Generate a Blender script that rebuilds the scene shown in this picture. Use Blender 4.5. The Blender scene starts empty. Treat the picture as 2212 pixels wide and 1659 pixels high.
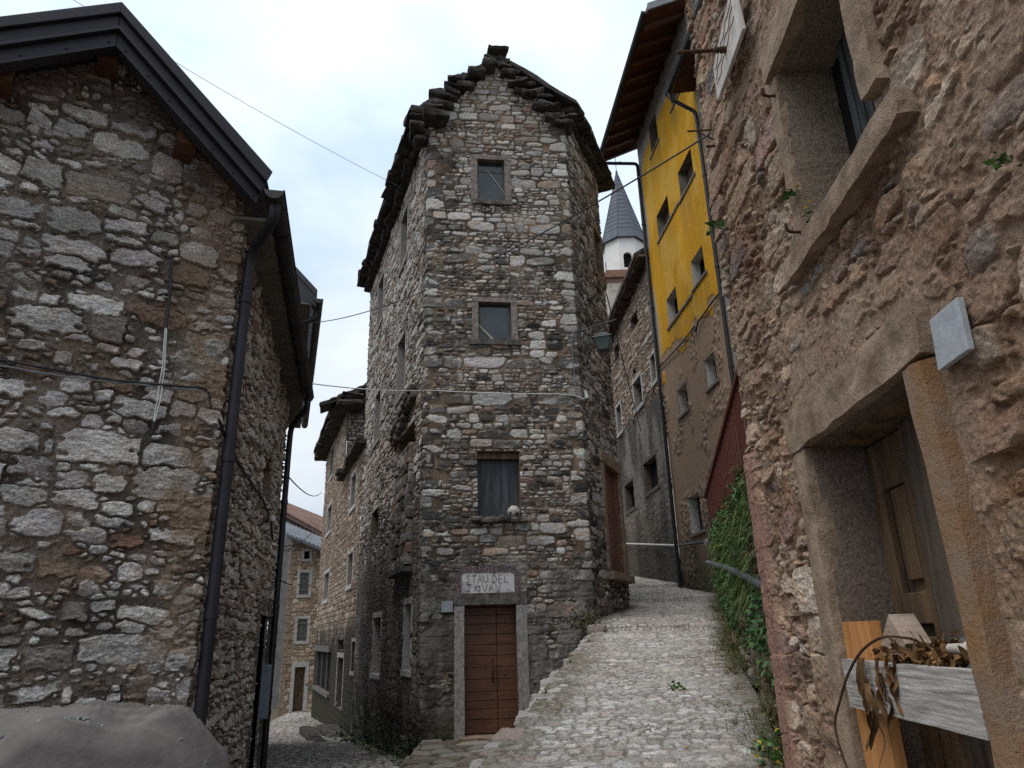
import bpy, math, random
import numpy as np
from mathutils import Vector, Matrix

# ------------------------------------------------------------------ camera, sky, sun
S = bpy.context.scene
COL = S.collection
TH, RO, FPX, CZ = math.radians(19.5), 0.028, 1534.0, 1.55
r0 = np.array([1, 0, 0.]); fw = np.array([0, math.cos(TH), math.sin(TH)]); u0 = np.array([0, -math.sin(TH), math.cos(TH)])
RR = math.cos(RO) * r0 - math.sin(RO) * u0
UU = math.sin(RO) * r0 + math.cos(RO) * u0
CP = np.array([0, 0, CZ])
cam = bpy.data.cameras.new('camera'); co = bpy.data.objects.new('camera', cam); COL.objects.link(co)
M = Matrix.Identity(4)
for i in range(3):
    M[i][0], M[i][1], M[i][2], M[i][3] = RR[i], UU[i], -fw[i], CP[i]
co.matrix_world = M
cam.sensor_width = 36; cam.lens = 36 * FPX / 2212; cam.clip_start = 0.05; cam.clip_end = 3000
S.camera = co

SUN_EL, SUN_AZ = math.radians(64), math.radians(-128)      # azimuth measured from +Y towards +X
w = bpy.data.worlds.new("World"); S.world = w; w.use_nodes = True
nt = w.node_tree; bg = nt.nodes['Background']
sky = nt.nodes.new('ShaderNodeTexSky'); sky.sky_type = 'NISHITA'; sky.sun_disc = False
sky.sun_elevation = SUN_EL; sky.sun_rotation = SUN_AZ; sky.dust_density = 3; sky.air_density = 1.0
tc = nt.nodes.new('ShaderNodeTexCoord'); mp = nt.nodes.new('ShaderNodeMapping'); mp.inputs['Scale'].default_value = (1, 1, 1.6)
nz = nt.nodes.new('ShaderNodeTexNoise'); nz.inputs['Scale'].default_value = 2.2; nz.inputs['Detail'].default_value = 6; nz.inputs['Roughness'].default_value = 0.55
rp = nt.nodes.new('ShaderNodeValToRGB')
rp.color_ramp.elements[0].position = 0.36; rp.color_ramp.elements[0].color = (5.7, 7.1, 8.9, 1)
rp.color_ramp.elements[1].position = 0.62; rp.color_ramp.elements[1].color = (9.2, 9.8, 10.3, 1)
mx = nt.nodes.new('ShaderNodeMix'); mx.data_type = 'RGBA'; mx.inputs[0].default_value = 0.93
nt.links.new(tc.outputs['Generated'], mp.inputs[0]); nt.links.new(mp.outputs[0], nz.inputs['Vector']); nt.links.new(nz.outputs[0], rp.inputs[0])
nt.links.new(sky.outputs[0], mx.inputs[6]); nt.links.new(rp.outputs[0], mx.inputs[7])
sx = nt.nodes.new('ShaderNodeSeparateXYZ'); mrz = nt.nodes.new('ShaderNodeMapRange')      # overcast sky: brighter overhead than low down
for i_, v_ in ((1, .15), (2, 1.0), (3, .94), (4, 1.6)): mrz.inputs[i_].default_value = v_
vm = nt.nodes.new('ShaderNodeVectorMath'); vm.operation = 'SCALE'
nt.links.new(tc.outputs['Generated'], sx.inputs[0]); nt.links.new(sx.outputs[2], mrz.inputs[0]); nt.links.new(mx.outputs[2], vm.inputs[0]); nt.links.new(mrz.outputs[0], vm.inputs['Scale']); nt.links.new(vm.outputs[0], bg.inputs[0])
bg.inputs[1].default_value = 0.067
sl = bpy.data.lights.new('sun', 'SUN'); sl.energy = 1.5; sl.angle = math.radians(40); sl.color = (1, .97, .93)
so = bpy.data.objects.new('sun', sl); COL.objects.link(so)
sd = Vector((math.cos(SUN_EL) * math.sin(SUN_AZ), math.cos(SUN_EL) * math.cos(SUN_AZ), math.sin(SUN_EL)))
so.rotation_euler = sd.to_track_quat('Z', 'Y').to_euler()
S.view_settings.view_transform = 'Standard'; S.view_settings.look = 'None'; S.view_settings.exposure = 0.58; S.view_settings.gamma = 1
S.cycles.max_bounces = 6; S.cycles.diffuse_bounces = 4; S.cycles.use_adaptive_sampling = True; S.cycles.adaptive_threshold = 0.012
S.cycles.use_denoising = False

# ------------------------------------------------------------------ helpers
rng = np.random.default_rng(7); random.seed(7)
def ray(x, y):
    d = (x - 1106) * RR - (y - 829.5) * UU + FPX * fw
    return d / math.hypot(d[0], d[1])
def onplane(x, y, P, az):
    a = math.radians(az); d = np.array([math.sin(a), math.cos(a)]); n = np.array([d[1], -d[0]])
    r = ray(x, y); t = (np.array(P[:2]) @ n) / (r[:2] @ n); p = CP + t * r
    return p
def atY(x, y, Y):
    r = ray(x, y); return CP + r * (Y / r[1])
def azd(az):
    a = math.radians(az); return np.array([math.sin(a), math.cos(a)])

PERM = np.random.default_rng(3).permutation(256); PERM = np.concatenate([PERM, PERM]); VAL = np.random.default_rng(4).random(256)
def vnoise(x, y, seed=0):
    xi = np.floor(x).astype(np.int64); yi = np.floor(y).astype(np.int64)
    fx = x - xi; fy = y - yi; fx = fx * fx * (3 - 2 * fx); fy = fy * fy * (3 - 2 * fy)
    def h(a, b): return VAL[PERM[(PERM[(a + seed * 37) & 255] + b + seed * 11) & 255]]
    a = h(xi, yi); b = h(xi + 1, yi); c = h(xi, yi + 1); d = h(xi + 1, yi + 1)
    return (a * (1 - fx) + b * fx) * (1 - fy) + (c * (1 - fx) + d * fx) * fy
def fbm(x, y, o=3, seed=0, g=0.5):
    t = 0; a = 1; s = 0
    for i in range(o):
        t = t + a * vnoise(x * 2 ** i + 17.3 * i, y * 2 ** i + 5.1 * i, seed + i); s += a; a *= g
    return t / s
def sstep(a, b, x):
    t = np.clip((x - a) / (b - a), 0, 1); return t * t * (3 - 2 * t)
def lerp(a, b, t): return a + (b - a) * t

BASE = {}
up = np.array([0, 0, 1.])
def tag(o, label, cat, group=None):
    o['label'] = label; o['category'] = cat
    if group: o['group'] = group
    return o
def thing(name, label, cat, loc=(0, 0, 0), group=None):
    o = bpy.data.objects.new(name, None); COL.objects.link(o); o.location = loc; o.empty_display_size = .2
    BASE[o.name] = np.array(loc, float); return tag(o, label, cat, group)
def kind(o, k): o['kind'] = k; return o

def mesh_obj(name, V, F4, mats, parent=None, loc=None, smooth=None, col=None, midx=None, F3=None):
    """V (n,3) world coords, F4 (m,4) and/or F3 (k,3) index arrays -> one linked mesh object"""
    base = BASE[parent.name] if parent is not None else np.array(loc if loc is not None else (0, 0, 0), float)
    V = np.asarray(V, float) - base
    me = bpy.data.meshes.new(name)
    n4 = 0 if F4 is None else len(F4); n3 = 0 if F3 is None else len(F3)
    me.vertices.add(len(V)); me.vertices.foreach_set('co', V.astype(np.float32).ravel())
    li = []
    if n4: li.append(np.asarray(F4).ravel())
    if n3: li.append(np.asarray(F3).ravel())
    li = np.concatenate(li).astype(np.int32)
    me.loops.add(len(li)); me.loops.foreach_set('vertex_index', li)
    me.polygons.add(n4 + n3)
    st = np.concatenate([np.arange(n4) * 4, n4 * 4 + np.arange(n3) * 3]).astype(np.int32)
    me.polygons.foreach_set('loop_start', st)
    sm = np.zeros(n4 + n3, bool) if smooth is None else (np.full(n4 + n3, smooth) if isinstance(smooth, bool) else smooth)
    me.polygons.foreach_set('use_smooth', sm)
    if midx is not None: me.polygons.foreach_set('material_index', np.asarray(midx, np.int32))
    if col is not None:
        a = me.color_attributes.new('Col', 'FLOAT_COLOR', 'POINT')
        c = np.ones((len(V), 4), np.float32); c[:, :3] = col; a.data.foreach_set('color', c.ravel())
    me.update(calc_edges=True); me.validate()
    o = bpy.data.objects.new(name, me); COL.objects.link(o)
    for m in (mats if isinstance(mats, (list, tuple)) else [mats]): me.materials.append(m)
    if parent is not None:
        o.parent = parent
    else: o.location = base
    BASE[o.name] = base
    return o

class MB:
    def __init__(s): s.V = []; s.F = []; s.C = []; s.SM = []; s.cur = (1, 1, 1); s.usecol = False
    def color(s, c): s.cur = c; s.usecol = True
    def add(s, vs, fs, sm=False):
        b = len(s.V); s.V += [tuple(v) for v in vs]; s.C += [s.cur] * len(vs)
        for f in fs: s.F.append(tuple(i + b for i in f)); s.SM.append(sm)
    def box8(s, c):   # c: 8 corners ordered (x,y,z) binary index i = x + 2y + 4z
        s.add(c, [(0, 2, 3, 1), (4, 5, 7, 6), (0, 1, 5, 4), (2, 6, 7, 3), (0, 4, 6, 2), (1, 3, 7, 5)])
    def box(s, cx, cy, cz, sx, sy, sz, rz=0, ry=0):
        c, n = math.cos(rz), math.sin(rz); o = []
        for k in (-.5, .5):
            for j in (-.5, .5):
                for i in (-.5, .5):
                    x, y, z = i * sx, j * sy, k * sz
                    x, z = x * math.cos(ry) + z * math.sin(ry), -x * math.sin(ry) + z * math.cos(ry)
                    o.append((cx + x * c - y * n, cy + x * n + y * c, cz + z))
        s.box8(o)
    def rbox(s, c8, n=(3, 3, 3), amp=0.01, freq=6.0, sm=False, seed=None):
        """subdivided, roughened box from 8 corners"""
        c = np.array(c8, float).reshape(2, 2, 2, 3)  # [z][y][x]
        nx, ny, nz_ = n; idx = {}; vs = []
        off = rng.random(3) * 50
        cen = c.reshape(-1, 3).mean(0)
        def vid(i, j, k):
            if (i, j, k) in idx: return idx[(i, j, k)]
            a, b, d = i / nx, j / ny, k / nz_
            p = 0
            for kk, wk in ((0, 1 - d), (1, d)):
                for jj, wj in ((0, 1 - b), (1, b)):
                    for ii, wi in ((0, 1 - a), (1, a)): p = p + c[kk, jj, ii] * (wk * wj * wi)
            q = p * freq + off
            dx = np.array([vn3(q, 1), vn3(q, 2), vn3(q, 3)]) - .5
            ed = (i in (0, nx)) + (j in (0, ny)) + (k in (0, nz_))
            if ed >= 2:
                v = cen - p; L = np.linalg.norm(v) + 1e-9; p = p + v / L * amp * .5 * (ed - 1)
            p = p + dx * 2 * amp
            idx[(i, j, k)] = len(vs); vs.append(p); return idx[(i, j, k)]
        fs = []
        for i in range(nx):
            for j in range(ny):
                fs.append((vid(i, j, 0), vid(i, j + 1, 0), vid(i + 1, j + 1, 0), vid(i + 1, j, 0)))
                fs.append((vid(i, j, nz_), vid(i + 1, j, nz_), vid(i + 1, j + 1, nz_), vid(i, j + 1, nz_)))
        for i in range(nx):
            for k in range(nz_):
                fs.append((vid(i, 0, k), vid(i + 1, 0, k), vid(i + 1, 0, k + 1), vid(i, 0, k + 1)))
                fs.append((vid(i, ny, k), vid(i, ny, k + 1), vid(i + 1, ny, k + 1), vid(i + 1, ny, k)))
        for j in range(ny):
            for k in range(nz_):
                fs.append((vid(0, j, k), vid(0, j, k + 1), vid(0, j + 1, k + 1), vid(0, j + 1, k)))
                fs.append((vid(nx, j, k), vid(nx, j + 1, k), vid(nx, j + 1, k + 1), vid(nx, j, k + 1)))
        s.add(vs, fs, sm)
    def rock(s, cen, ax, amp=.03, n=(3, 3, 3), freq=7):
        """irregular slab; ax: three half-axis vectors"""
        a, b, c = [np.array(v, float) for v in ax]; cen = np.array(cen, float); o = []
        for k in (-1, 1):
            for j in (-1, 1):
                for i in (-1, 1): o.append(cen + a * i * random.uniform(.75, 1.05) + b * j * random.uniform(.75, 1.05) + c * k * random.uniform(.75, 1.05))
        s.rbox(o, n, amp, freq)
    def tube(s, pts, r, n=8, caps=True, sm=True):
        pts = [np.array(p, float) for p in pts]; m = len(pts)
        rs = r if isinstance(r, (list, tuple)) else [r] * m
        vs = []; up = np.array([0, 0, 1.])
        prev = None
        for i in range(m):
            t = pts[min(i + 1, m - 1)] - pts[max(i - 1, 0)]; t = t / (np.linalg.norm(t) + 1e-12)
            if prev is None:
                a = np.cross(t, up)
                if np.linalg.norm(a) < .1: a = np.cross(t, np.array([1., 0, 0]))
            else: a = prev - t * (prev @ t)
            a = a / np.linalg.norm(a); prev = a; b = np.cross(t, a)
            for k in range(n):
                q = 2 * math.pi * k / n; vs.append(pts[i] + rs[i] * (math.cos(q) * a + math.sin(q) * b))
        fs = []
        for i in range(m - 1):
            for k in range(n): fs.append((i * n + k, i * n + (k + 1) % n, (i + 1) * n + (k + 1) % n, (i + 1) * n + k))
        s.add(vs, fs, sm)
        if caps: s.add(vs[:n][::-1], [tuple(range(n))]); s.add(vs[-n:], [tuple(range(n))])
    def quad(s, a, b, c, d): s.add([a, b, c, d], [(0, 1, 2, 3)])
    def prism(s, poly, ex):
        """poly: list of 3D points; extruded by vector ex"""
        p = [np.array(q, float) for q in poly]; ex = np.array(ex, float); n = len(p)
        vs = p + [q + ex for q in p]
        s.add(vs, [tuple(range(n))[::-1], tuple(range(n, 2 * n))] + [(i, (i + 1) % n, n + (i + 1) % n, n + i) for i in range(n)])
    def build(s, name, mat, parent=None, loc=None, bevel=0):
        base = BASE[parent.name] if parent is not None else np.array(loc if loc is not None else (0, 0, 0), float)
        me = bpy.data.meshes.new(name)
        me.from_pydata([tuple(np.array(v) - base) for v in s.V], [], s.F)
        me.polygons.foreach_set('use_smooth', s.SM)
        if s.usecol:
            a = me.color_attributes.new('Col', 'FLOAT_COLOR', 'POINT')
            c = np.ones((len(s.V), 4), np.float32); c[:, :3] = np.array(s.C); a.data.foreach_set('color', c.ravel())
        me.update()
        o = bpy.data.objects.new(name, me); COL.objects.link(o); me.materials.append(mat)
        if parent is not None: o.parent = parent
        else: o.location = base
        BASE[o.name] = base
        if bevel:
            b = o.modifiers.new('bevel', 'BEVEL'); b.width = bevel; b.segments = 2; b.limit_method = 'ANGLE'
        return o
def vn3(p, seed):
    return float(vnoise(np.array([p[0] + p[2] * .7]), np.array([p[1] + p[2] * 1.3]), seed)[0]) * .5 + float(vnoise(np.array([p[0] * 2.3 - p[1]]), np.array([p[2] * 2.3]), seed + 5)[0]) * .5

# ------------------------------------------------------------------ materials
def newmat(name):
    m = bpy.data.materials.new(name); m.use_nodes = True
    return m, m.node_tree, m.node_tree.nodes['Principled BSDF']
def bumped(nt, b, layers, dist=1.0):
    """layers: list of (scale, strength_m, detail)"""
    tcn = nt.nodes.new('ShaderNodeTexCoord'); prev = None
    for sc, st, dt in layers:
        n = nt.nodes.new('ShaderNodeTexNoise'); n.inputs['Scale'].default_value = sc; n.inputs['Detail'].default_value = dt; n.inputs['Roughness'].default_value = .65
        nt.links.new(tcn.outputs['Object'], n.inputs['Vector'])
        bp = nt.nodes.new('ShaderNodeBump'); bp.inputs['Strength'].default_value = 1; bp.inputs['Distance'].default_value = st
        nt.links.new(n.outputs[0], bp.inputs['Height'])
        if prev: nt.links.new(prev.outputs[0], bp.inputs['Normal'])
        prev = bp
    nt.links.new(prev.outputs[0], b.inputs['Normal']); return tcn
def mat_col(name, bump=((55, .012, 5), (200, .003, 3)), var=.5, scale=40, rough=.92):
    """stone, plaster, leaves: colour of the thing itself from the Col attribute, broken up with grain"""
    m, nt, b = newmat(name)
    at = nt.nodes.new('ShaderNodeAttribute'); at.attribute_name = 'Col'
    tcn = bumped(nt, b, bump)
    n = nt.nodes.new('ShaderNodeTexNoise'); n.inputs['Scale'].default_value = scale; n.inputs['Detail'].default_value = 6; n.inputs['Roughness'].default_value = .7
    nt.links.new(tcn.outputs['Object'], n.inputs['Vector'])
    mr = nt.nodes.new('ShaderNodeMapRange'); mr.inputs[1].default_value = .3; mr.inputs[2].default_value = .7; mr.inputs[3].default_value = 1 - var; mr.inputs[4].default_value = 1 + var * .6
    nt.links.new(n.outputs[0], mr.inputs[0])
    mu = nt.nodes.new('ShaderNodeMix'); mu.data_type = 'RGBA'; mu.blend_type = 'MULTIPLY'; mu.inputs[0].default_value = 1
    nt.links.new(at.outputs['Color'], mu.inputs[6]); nt.links.new(mr.outputs[0], mu.inputs[7]); nt.links.new(mu.outputs[2], b.inputs['Base Color'])
    b.inputs['Roughness'].default_value = rough; b.inputs['Specular IOR Level'].default_value = .06 if rough > .8 else .2
    return m
def mat_two(name, c1, c2, scale=8, rough=.7, bump=((80, .003, 4),), metal=0, spec=.4, stretch=(1, 1, 1), lo=.35, hi=.65, detail=6):
    m, nt, b = newmat(name)
    tcn = bumped(nt, b, bump)
    mp = nt.nodes.new('ShaderNodeMapping'); mp.inputs['Scale'].default_value = stretch
    nt.links.new(tcn.outputs['Object'], mp.inputs[0])
    n = nt.nodes.new('ShaderNodeTexNoise'); n.inputs['Scale'].default_value = scale; n.inputs['Detail'].default_value = detail; n.inputs['Roughness'].default_value = .65
    nt.links.new(mp.outputs[0], n.inputs['Vector'])
    r = nt.nodes.new('ShaderNodeValToRGB'); r.color_ramp.elements[0].position = lo; r.color_ramp.elements[1].position = hi
    r.color_ramp.elements[0].color = (*c1, 1); r.color_ramp.elements[1].color = (*c2, 1)
    nt.links.new(n.outputs[0], r.inputs[0]); nt.links.new(r.outputs[0], b.inputs['Base Color'])
    b.inputs['Roughness'].default_value = rough; b.inputs['Metallic'].default_value = metal; b.inputs['Specular IOR Level'].default_value = .1 if rough >= .8 and spec == .4 else spec
    return m
STONE = mat_col('rubble_stone', bump=((45, .016, 7), (130, .008, 5), (320, .002, 2)), var=.5, scale=55)
PLASTER = mat_col('painted_plaster', bump=((30, .006, 6), (150, .002, 3)), var=.22, scale=14)
LEAF = mat_col('leaf', bump=((60, .001, 2),), var=.3, scale=30, rough=.6)
FRAME = mat_two('hewn_stone', (.17, .155, .14), (.34, .31, .28), 14, .9, ((70, .008, 5), (220, .003, 2)))
FRAME_BROWN = mat_two('brown_hewn_stone', (.16, .115, .08), (.33, .245, .18), 7, .92, ((45, .01, 5), (160, .004, 2)), stretch=(1, 1, 1.4))
FRAME_OCHRE = mat_two('ochre_stained_stone', (.225, .16, .115), (.22, .12, .055), 3.2, .92, ((45, .01, 5), (160, .004, 2)), lo=.42, hi=.6)
FRAME_WARM = mat_two('grey_brown_hewn_stone', (.12, .1, .088), (.27, .23, .2), 12, .9, ((60, .01, 5), (200, .003, 2)))
FRAME_DARK = mat_two('dark_stone', (.045, .042, .04), (.17, .15, .13), 9, .92, ((60, .01, 5), (200, .003, 2)))
FRAME_PALE = mat_two('pale_stone_frame', (.3, .285, .26), (.46, .44, .41), 10, .9, ((70, .005, 5),))
SLATE = mat_two('mossy_slab_stone', (.025, .023, .021), (.1, .088, .075), 5, .95, ((40, .015, 5), (160, .004, 2)))
METAL_DARK = mat_two('dark_brown_sheet_metal', (.012, .011, .0145), (.02, .018, .023), 3, .55, ((6, .002, 3),), 0, .3)
GUTTER_B = mat_two('black_brown_gutter', (.01, .0095, .0105), (.018, .0165, .017), 6, .5, ((10, .001, 2),), 0, .35)
WOOD_RED = mat_two('stained_beam_wood', (.045, .018, .008), (.11, .045, .018), 9, .6, ((30, .003, 4),), stretch=(1, 1, 4))
WOOD_GREY = mat_two('weathered_grey_board', (.07, .066, .06), (.16, .15, .14), 14, .85, ((60, .003, 4),), stretch=(1, 1, .12))
WOOD_DARKGREY = mat_two('dark_grey_board', (.035, .037, .04), (.085, .09, .095), 16, .85, ((60, .003, 4),), stretch=(1, 1, .12))
WOOD_BROWNGREY = mat_two('weathered_brown_board', (.035, .028, .022), (.13, .1, .078), 14, .85, ((60, .004, 4),), stretch=(1, 1, .1))
WOOD_SOFFIT = mat_two('grey_soffit_board', (.1, .09, .075), (.17, .155, .13), 6, .85, ((40, .003, 4),))
WOOD_BROWN = mat_two('brown_door_paint', (.075, .03, .014), (.13, .055, .028), 7, .5, ((50, .002, 4),), stretch=(.3, .3, 1.5))
WOOD_OLD = mat_two('old_brown_door_wood', (.035, .022, .013), (.15, .09, .045), 9, .75, ((60, .004, 4),), stretch=(1, 1, .14))
WOOD_NEW = mat_two('fresh_orange_timber', (.32, .13, .035), (.5, .23, .075), 12, .65, ((60, .002, 4),), stretch=(1.2, 1.2, .2))
PLANK = mat_two('silver_weathered_plank', (.17, .155, .14), (.46, .43, .4), 26, .85, ((60, .004, 4),), stretch=(.25, .14, 3.2))
ROOF_UNDER = mat_two('red_brown_roof_boards', (.055, .022, .012), (.1, .045, .025), 6, .8, ((30, .004, 4),))
GLASS = mat_two('dusty_window_glass', (.012, .02, .024), (.03, .042, .045), 3, .12, ((4, .0005, 2),), 0, .5)
DARK = mat_two('dark_interior', (.006, .006, .006), (.014, .013, .012), 5, .95, ((20, .002, 2),))
IRON = mat_two('dark_iron', (.012, .014, .016), (.03, .033, .036), 14, .5, ((60, .001, 3),), 0, .5)
RUST = mat_two('rusty_iron', (.03, .02, .016), (.1, .05, .03), 30, .85, ((90, .002, 3),))
CABLE_BLACK = mat_two('black_cable', (.01, .01, .011), (.02, .02, .021), 10, .6, ((50, .0005, 2),))
CABLE_GREY = mat_two('grey_cable', (.12, .13, .14), (.2, .21, .22), 10, .6, ((50, .0005, 2),))
CABLE_WHITE = mat_two('pale_cable', (.45, .45, .43), (.6, .6, .58), 10, .6, ((50, .0005, 2),))
FABRIC = mat_two('grey_cover_fabric', (.125, .112, .106), (.175, .156, .148), 5, .85, ((350, .0012, 2), (6, .012, 4)))
LICHEN = mat_two('grey_lichen', (.16, .19, .19), (.3, .33, .32), 40, .95, ((90, .003, 3),))
GREYPANEL = mat_two('grey_panel', (.2, .215, .22), (.27, .285, .29), 12, .75, ((40, .001, 3),))
GREYSLAB = mat_two('grey_slab', (.27, .29, .31), (.36, .38, .4), 18, .85, ((60, .002, 3),))
WHITEBOARD = mat_two('whitewashed_board', (.36, .33, .3), (.56, .53, .49), 12, .8, ((40, .002, 4),), stretch=(1, 1, .4))
FADED = mat_two('faded_orange_paint', (.3, .17, .09), (.42, .26, .14), 20, .85, ((60, .001, 2),))
LETTER = mat_two('red_brown_letter_paint', (.05, .02, .018), (.13, .06, .05), 25, .85, ((60, .001, 2),))
SIGNWHITE = mat_two('rough_white_plaster', (.08, .085, .09), (.5, .48, .46), 6, .95, ((60, .006, 4),), lo=.3, hi=.48)
BALUS = mat_two('dark_red_rail_paint', (.06, .014, .009), (.1, .025, .016), 10, .85, ((40, .001, 3),), spec=.15)
HANDRAIL = mat_two('grey_handrail', (.05, .058, .068), (.085, .095, .11), 12, .5, ((60, .0008, 3),))
SPIRE = mat_two('grey_spire_metal', (.045, .053, .07), (.075, .087, .11), 1.2, .6, ((8, .004, 3),), stretch=(1, 1, .4))
BELFRY = mat_two('white_belfry_plaster', (.62, .6, .56), (.72, .7, .67), 1.5, .9, ((10, .004, 3),))
BRICK = mat_two('red_brick', (.16, .095, .07), (.25, .15, .11), 3, .9, ((20, .01, 3),))
TILE = mat_two('red_roof_tile', (.13, .075, .06), (.21, .135, .11), 2.5, .9, ((12, .02, 3),))
LEAD = mat_two('weathered_slate_roof', (.09, .1, .115), (.16, .17, .185), 2.2, .7, ((10, .006, 3),))
BALLW = mat_two('dirty_white_leather', (.3, .27, .22), (.6, .56, .48), 9, .7, ((40, .002, 3),))
LAMPGLASS = mat_two('green_grey_lamp_glass', (.05, .075, .07), (.09, .12, .11), 5, .25, ((20, .0005, 2),))
DRYLEAF = mat_col('dry_leaf', bump=((60, .002, 3),), var=.45, scale=30, rough=.85)

# ------------------------------------------------------------------ walls
class Wall:
    def __init__(s, pts):
        s.p = [np.array(q, float) for q in pts]
        s.d = []; s.n = []; s.cum = [0.]
        for a, b in zip(s.p[:-1], s.p[1:]):
            L = np.linalg.norm(b - a); d = (b - a) / L; s.d.append(d); s.n.append(np.array([d[1], -d[0]])); s.cum.append(s.cum[-1] + L)
    def pos(s, g, u, z, o=0):
        q = s.p[g] + s.d[g] * (u - s.cum[g]) + s.n[g] * o; return np.array([q[0], q[1], z])
    def px(s, g, x, y, o=0):
        P = s.p[g] + s.n[g] * o; r = ray(x, y); n = s.n[g]; t = (P @ n) / (r[:2] @ n); q = CP + t * r
        return s.cum[g] + (q[:2] - P) @ s.d[g], q[2]
    def rect(s, g, xl, ytl, ybl, xr, ytr, ybr, o=0):
        a = s.px(g, xl, ytl, o); b = s.px(g, xl, ybl, o); c = s.px(g, xr, ytr, o); d = s.px(g, xr, ybr, o)
        ua = (a[0] + b[0]) / 2; ub = (c[0] + d[0]) / 2
        return [g, min(ua, ub), max(ua, ub), (b[1] + d[1]) / 2, (a[1] + c[1]) / 2]
    def c8(s, g, ua, ub, za, zb, oa, ob):
        return [s.pos(g, (ua, ub)[i], (za, zb)[k], (ob, oa)[j]) for k in (0, 1) for j in (0, 1) for i in (0, 1)]
    def box(s, mb, g, ua, ub, za, zb, oa, ob): mb.box8(s.c8(g, ua, ub, za, zb, oa, ob))
    def rbox(s, mb, g, ua, ub, za, zb, oa, ob, cell=.12, amp=.008, freq=6):
        n = (max(1, min(14, round((ub - ua) / cell))), max(1, min(4, round(abs(ob - oa) / cell))), max(1, min(14, round((zb - za) / cell))))
        mb.rbox(s.c8(g, ua, ub, za, zb, oa, ob), n, amp, freq)

def lines(bps, a, b, step):
    """grid lines from a to b, hitting every breakpoint, spacing ~step (or function)"""
    ks = sorted(set([a, b] + [q for q in bps if a < q < b])); out = [a]
    for p, q in zip(ks[:-1], ks[1:]):
        st = step((p + q) / 2) if callable(step) else step
        n = max(1, int(math.ceil((q - p) / st))); out += list(np.linspace(p, q, n + 1)[1:])
    o = [out[0]]
    for v in out[1:]:
        if v - o[-1] > 2e-4: o.append(v)
    return np.array(o)

class Stones:
    def __init__(s): s.r = []
    def add(s, cu, cz, hw, hh, rot, p, keep=1): s.r.append((cu, cz, hw, hh, rot, p))
def coursed(ua, ub, za, zb, hr, ar, split=.35, over=1.06, jit=.012, drop=0, shrink=0, rot=.045):
    st = _coursed(ua, ub, za, zb, hr, ar, split, over, jit, rot)
    if drop: st = [q for q in st if random.random() > drop]
    if shrink: st = [(a, b, c_ * (1 - random.random() ** 2 * shrink), d * (1 - random.random() ** 2 * shrink), e, f) for a, b, c_, d, e, f in st]
    return st
def _coursed(ua, ub, za, zb, hr, ar, split, over, jit, rot):
    st = []; z = za
    while z < zb:
        h = random.uniform(*hr) * (1 if random.random() < .7 else .6); u = ua - random.uniform(0, .3)
        while u < ub:
            wd = h * random.uniform(*ar); wd = max(wd, .05)
            if random.random() < split and h > .09:
                k = random.uniform(.3, .7)
                for (zz, hh) in ((z, h * k), (z + h * k, h * (1 - k))):
                    uu = u
                    while uu < u + wd - .02:
                        w2 = min(hh * random.uniform(1.2, 3.5), u + wd - uu); w2 = wd + u - uu if u + wd - uu - w2 < .04 else w2
                        st.append((uu + w2 / 2, zz + hh / 2 + random.uniform(-jit, jit), w2 / 2 * over, hh / 2 * over, random.gauss(0, rot), random.uniform(4, 9))); uu += w2
            else:
                st.append((u + wd / 2, z + h / 2 + random.uniform(-jit, jit) * 1.5, wd / 2 * over, h / 2 * over * random.uniform(.85, 1.1), random.gauss(0, rot), random.uniform(3.5, 9)))
            u += wd
        z += h
    return st
def rubble(ua, ub, za, zb, classes, asp=1.7, rot=.14):
    """dart-thrown irregular stones: classes = [(rmin, rmax, tries per m2)] in order large to small"""
    st = []; cell = .25; grid = {}
    A = (ub - ua) * (zb - za)
    for rmin, rmax, dens in classes:
        for _ in range(int(A * dens)):
            u = random.uniform(ua, ub); z = random.uniform(za, zb); r = random.uniform(rmin, rmax)
            gi, gj = int(u / cell), int(z * 1.6 / cell); ok = True
            R = 3
            for i in range(gi - R, gi + R + 1):
                for j in range(gj - R, gj + R + 1):
                    for (a, b, q) in grid.get((i, j), ()):
                        if (a - u) ** 2 + ((b - z) * 1.6) ** 2 < ((q + r) * .92) ** 2: ok = False; break
                    if not ok: break
                if not ok: break
            if ok:
                grid.setdefault((gi, gj), []).append((u, z, r))
                k = random.uniform(.85, 1.25); st.append((u, z, r * k, r / asp * random.uniform(.85, 1.2), random.gauss(0, rot), random.uniform(2.2, 4)))
    return st

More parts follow.
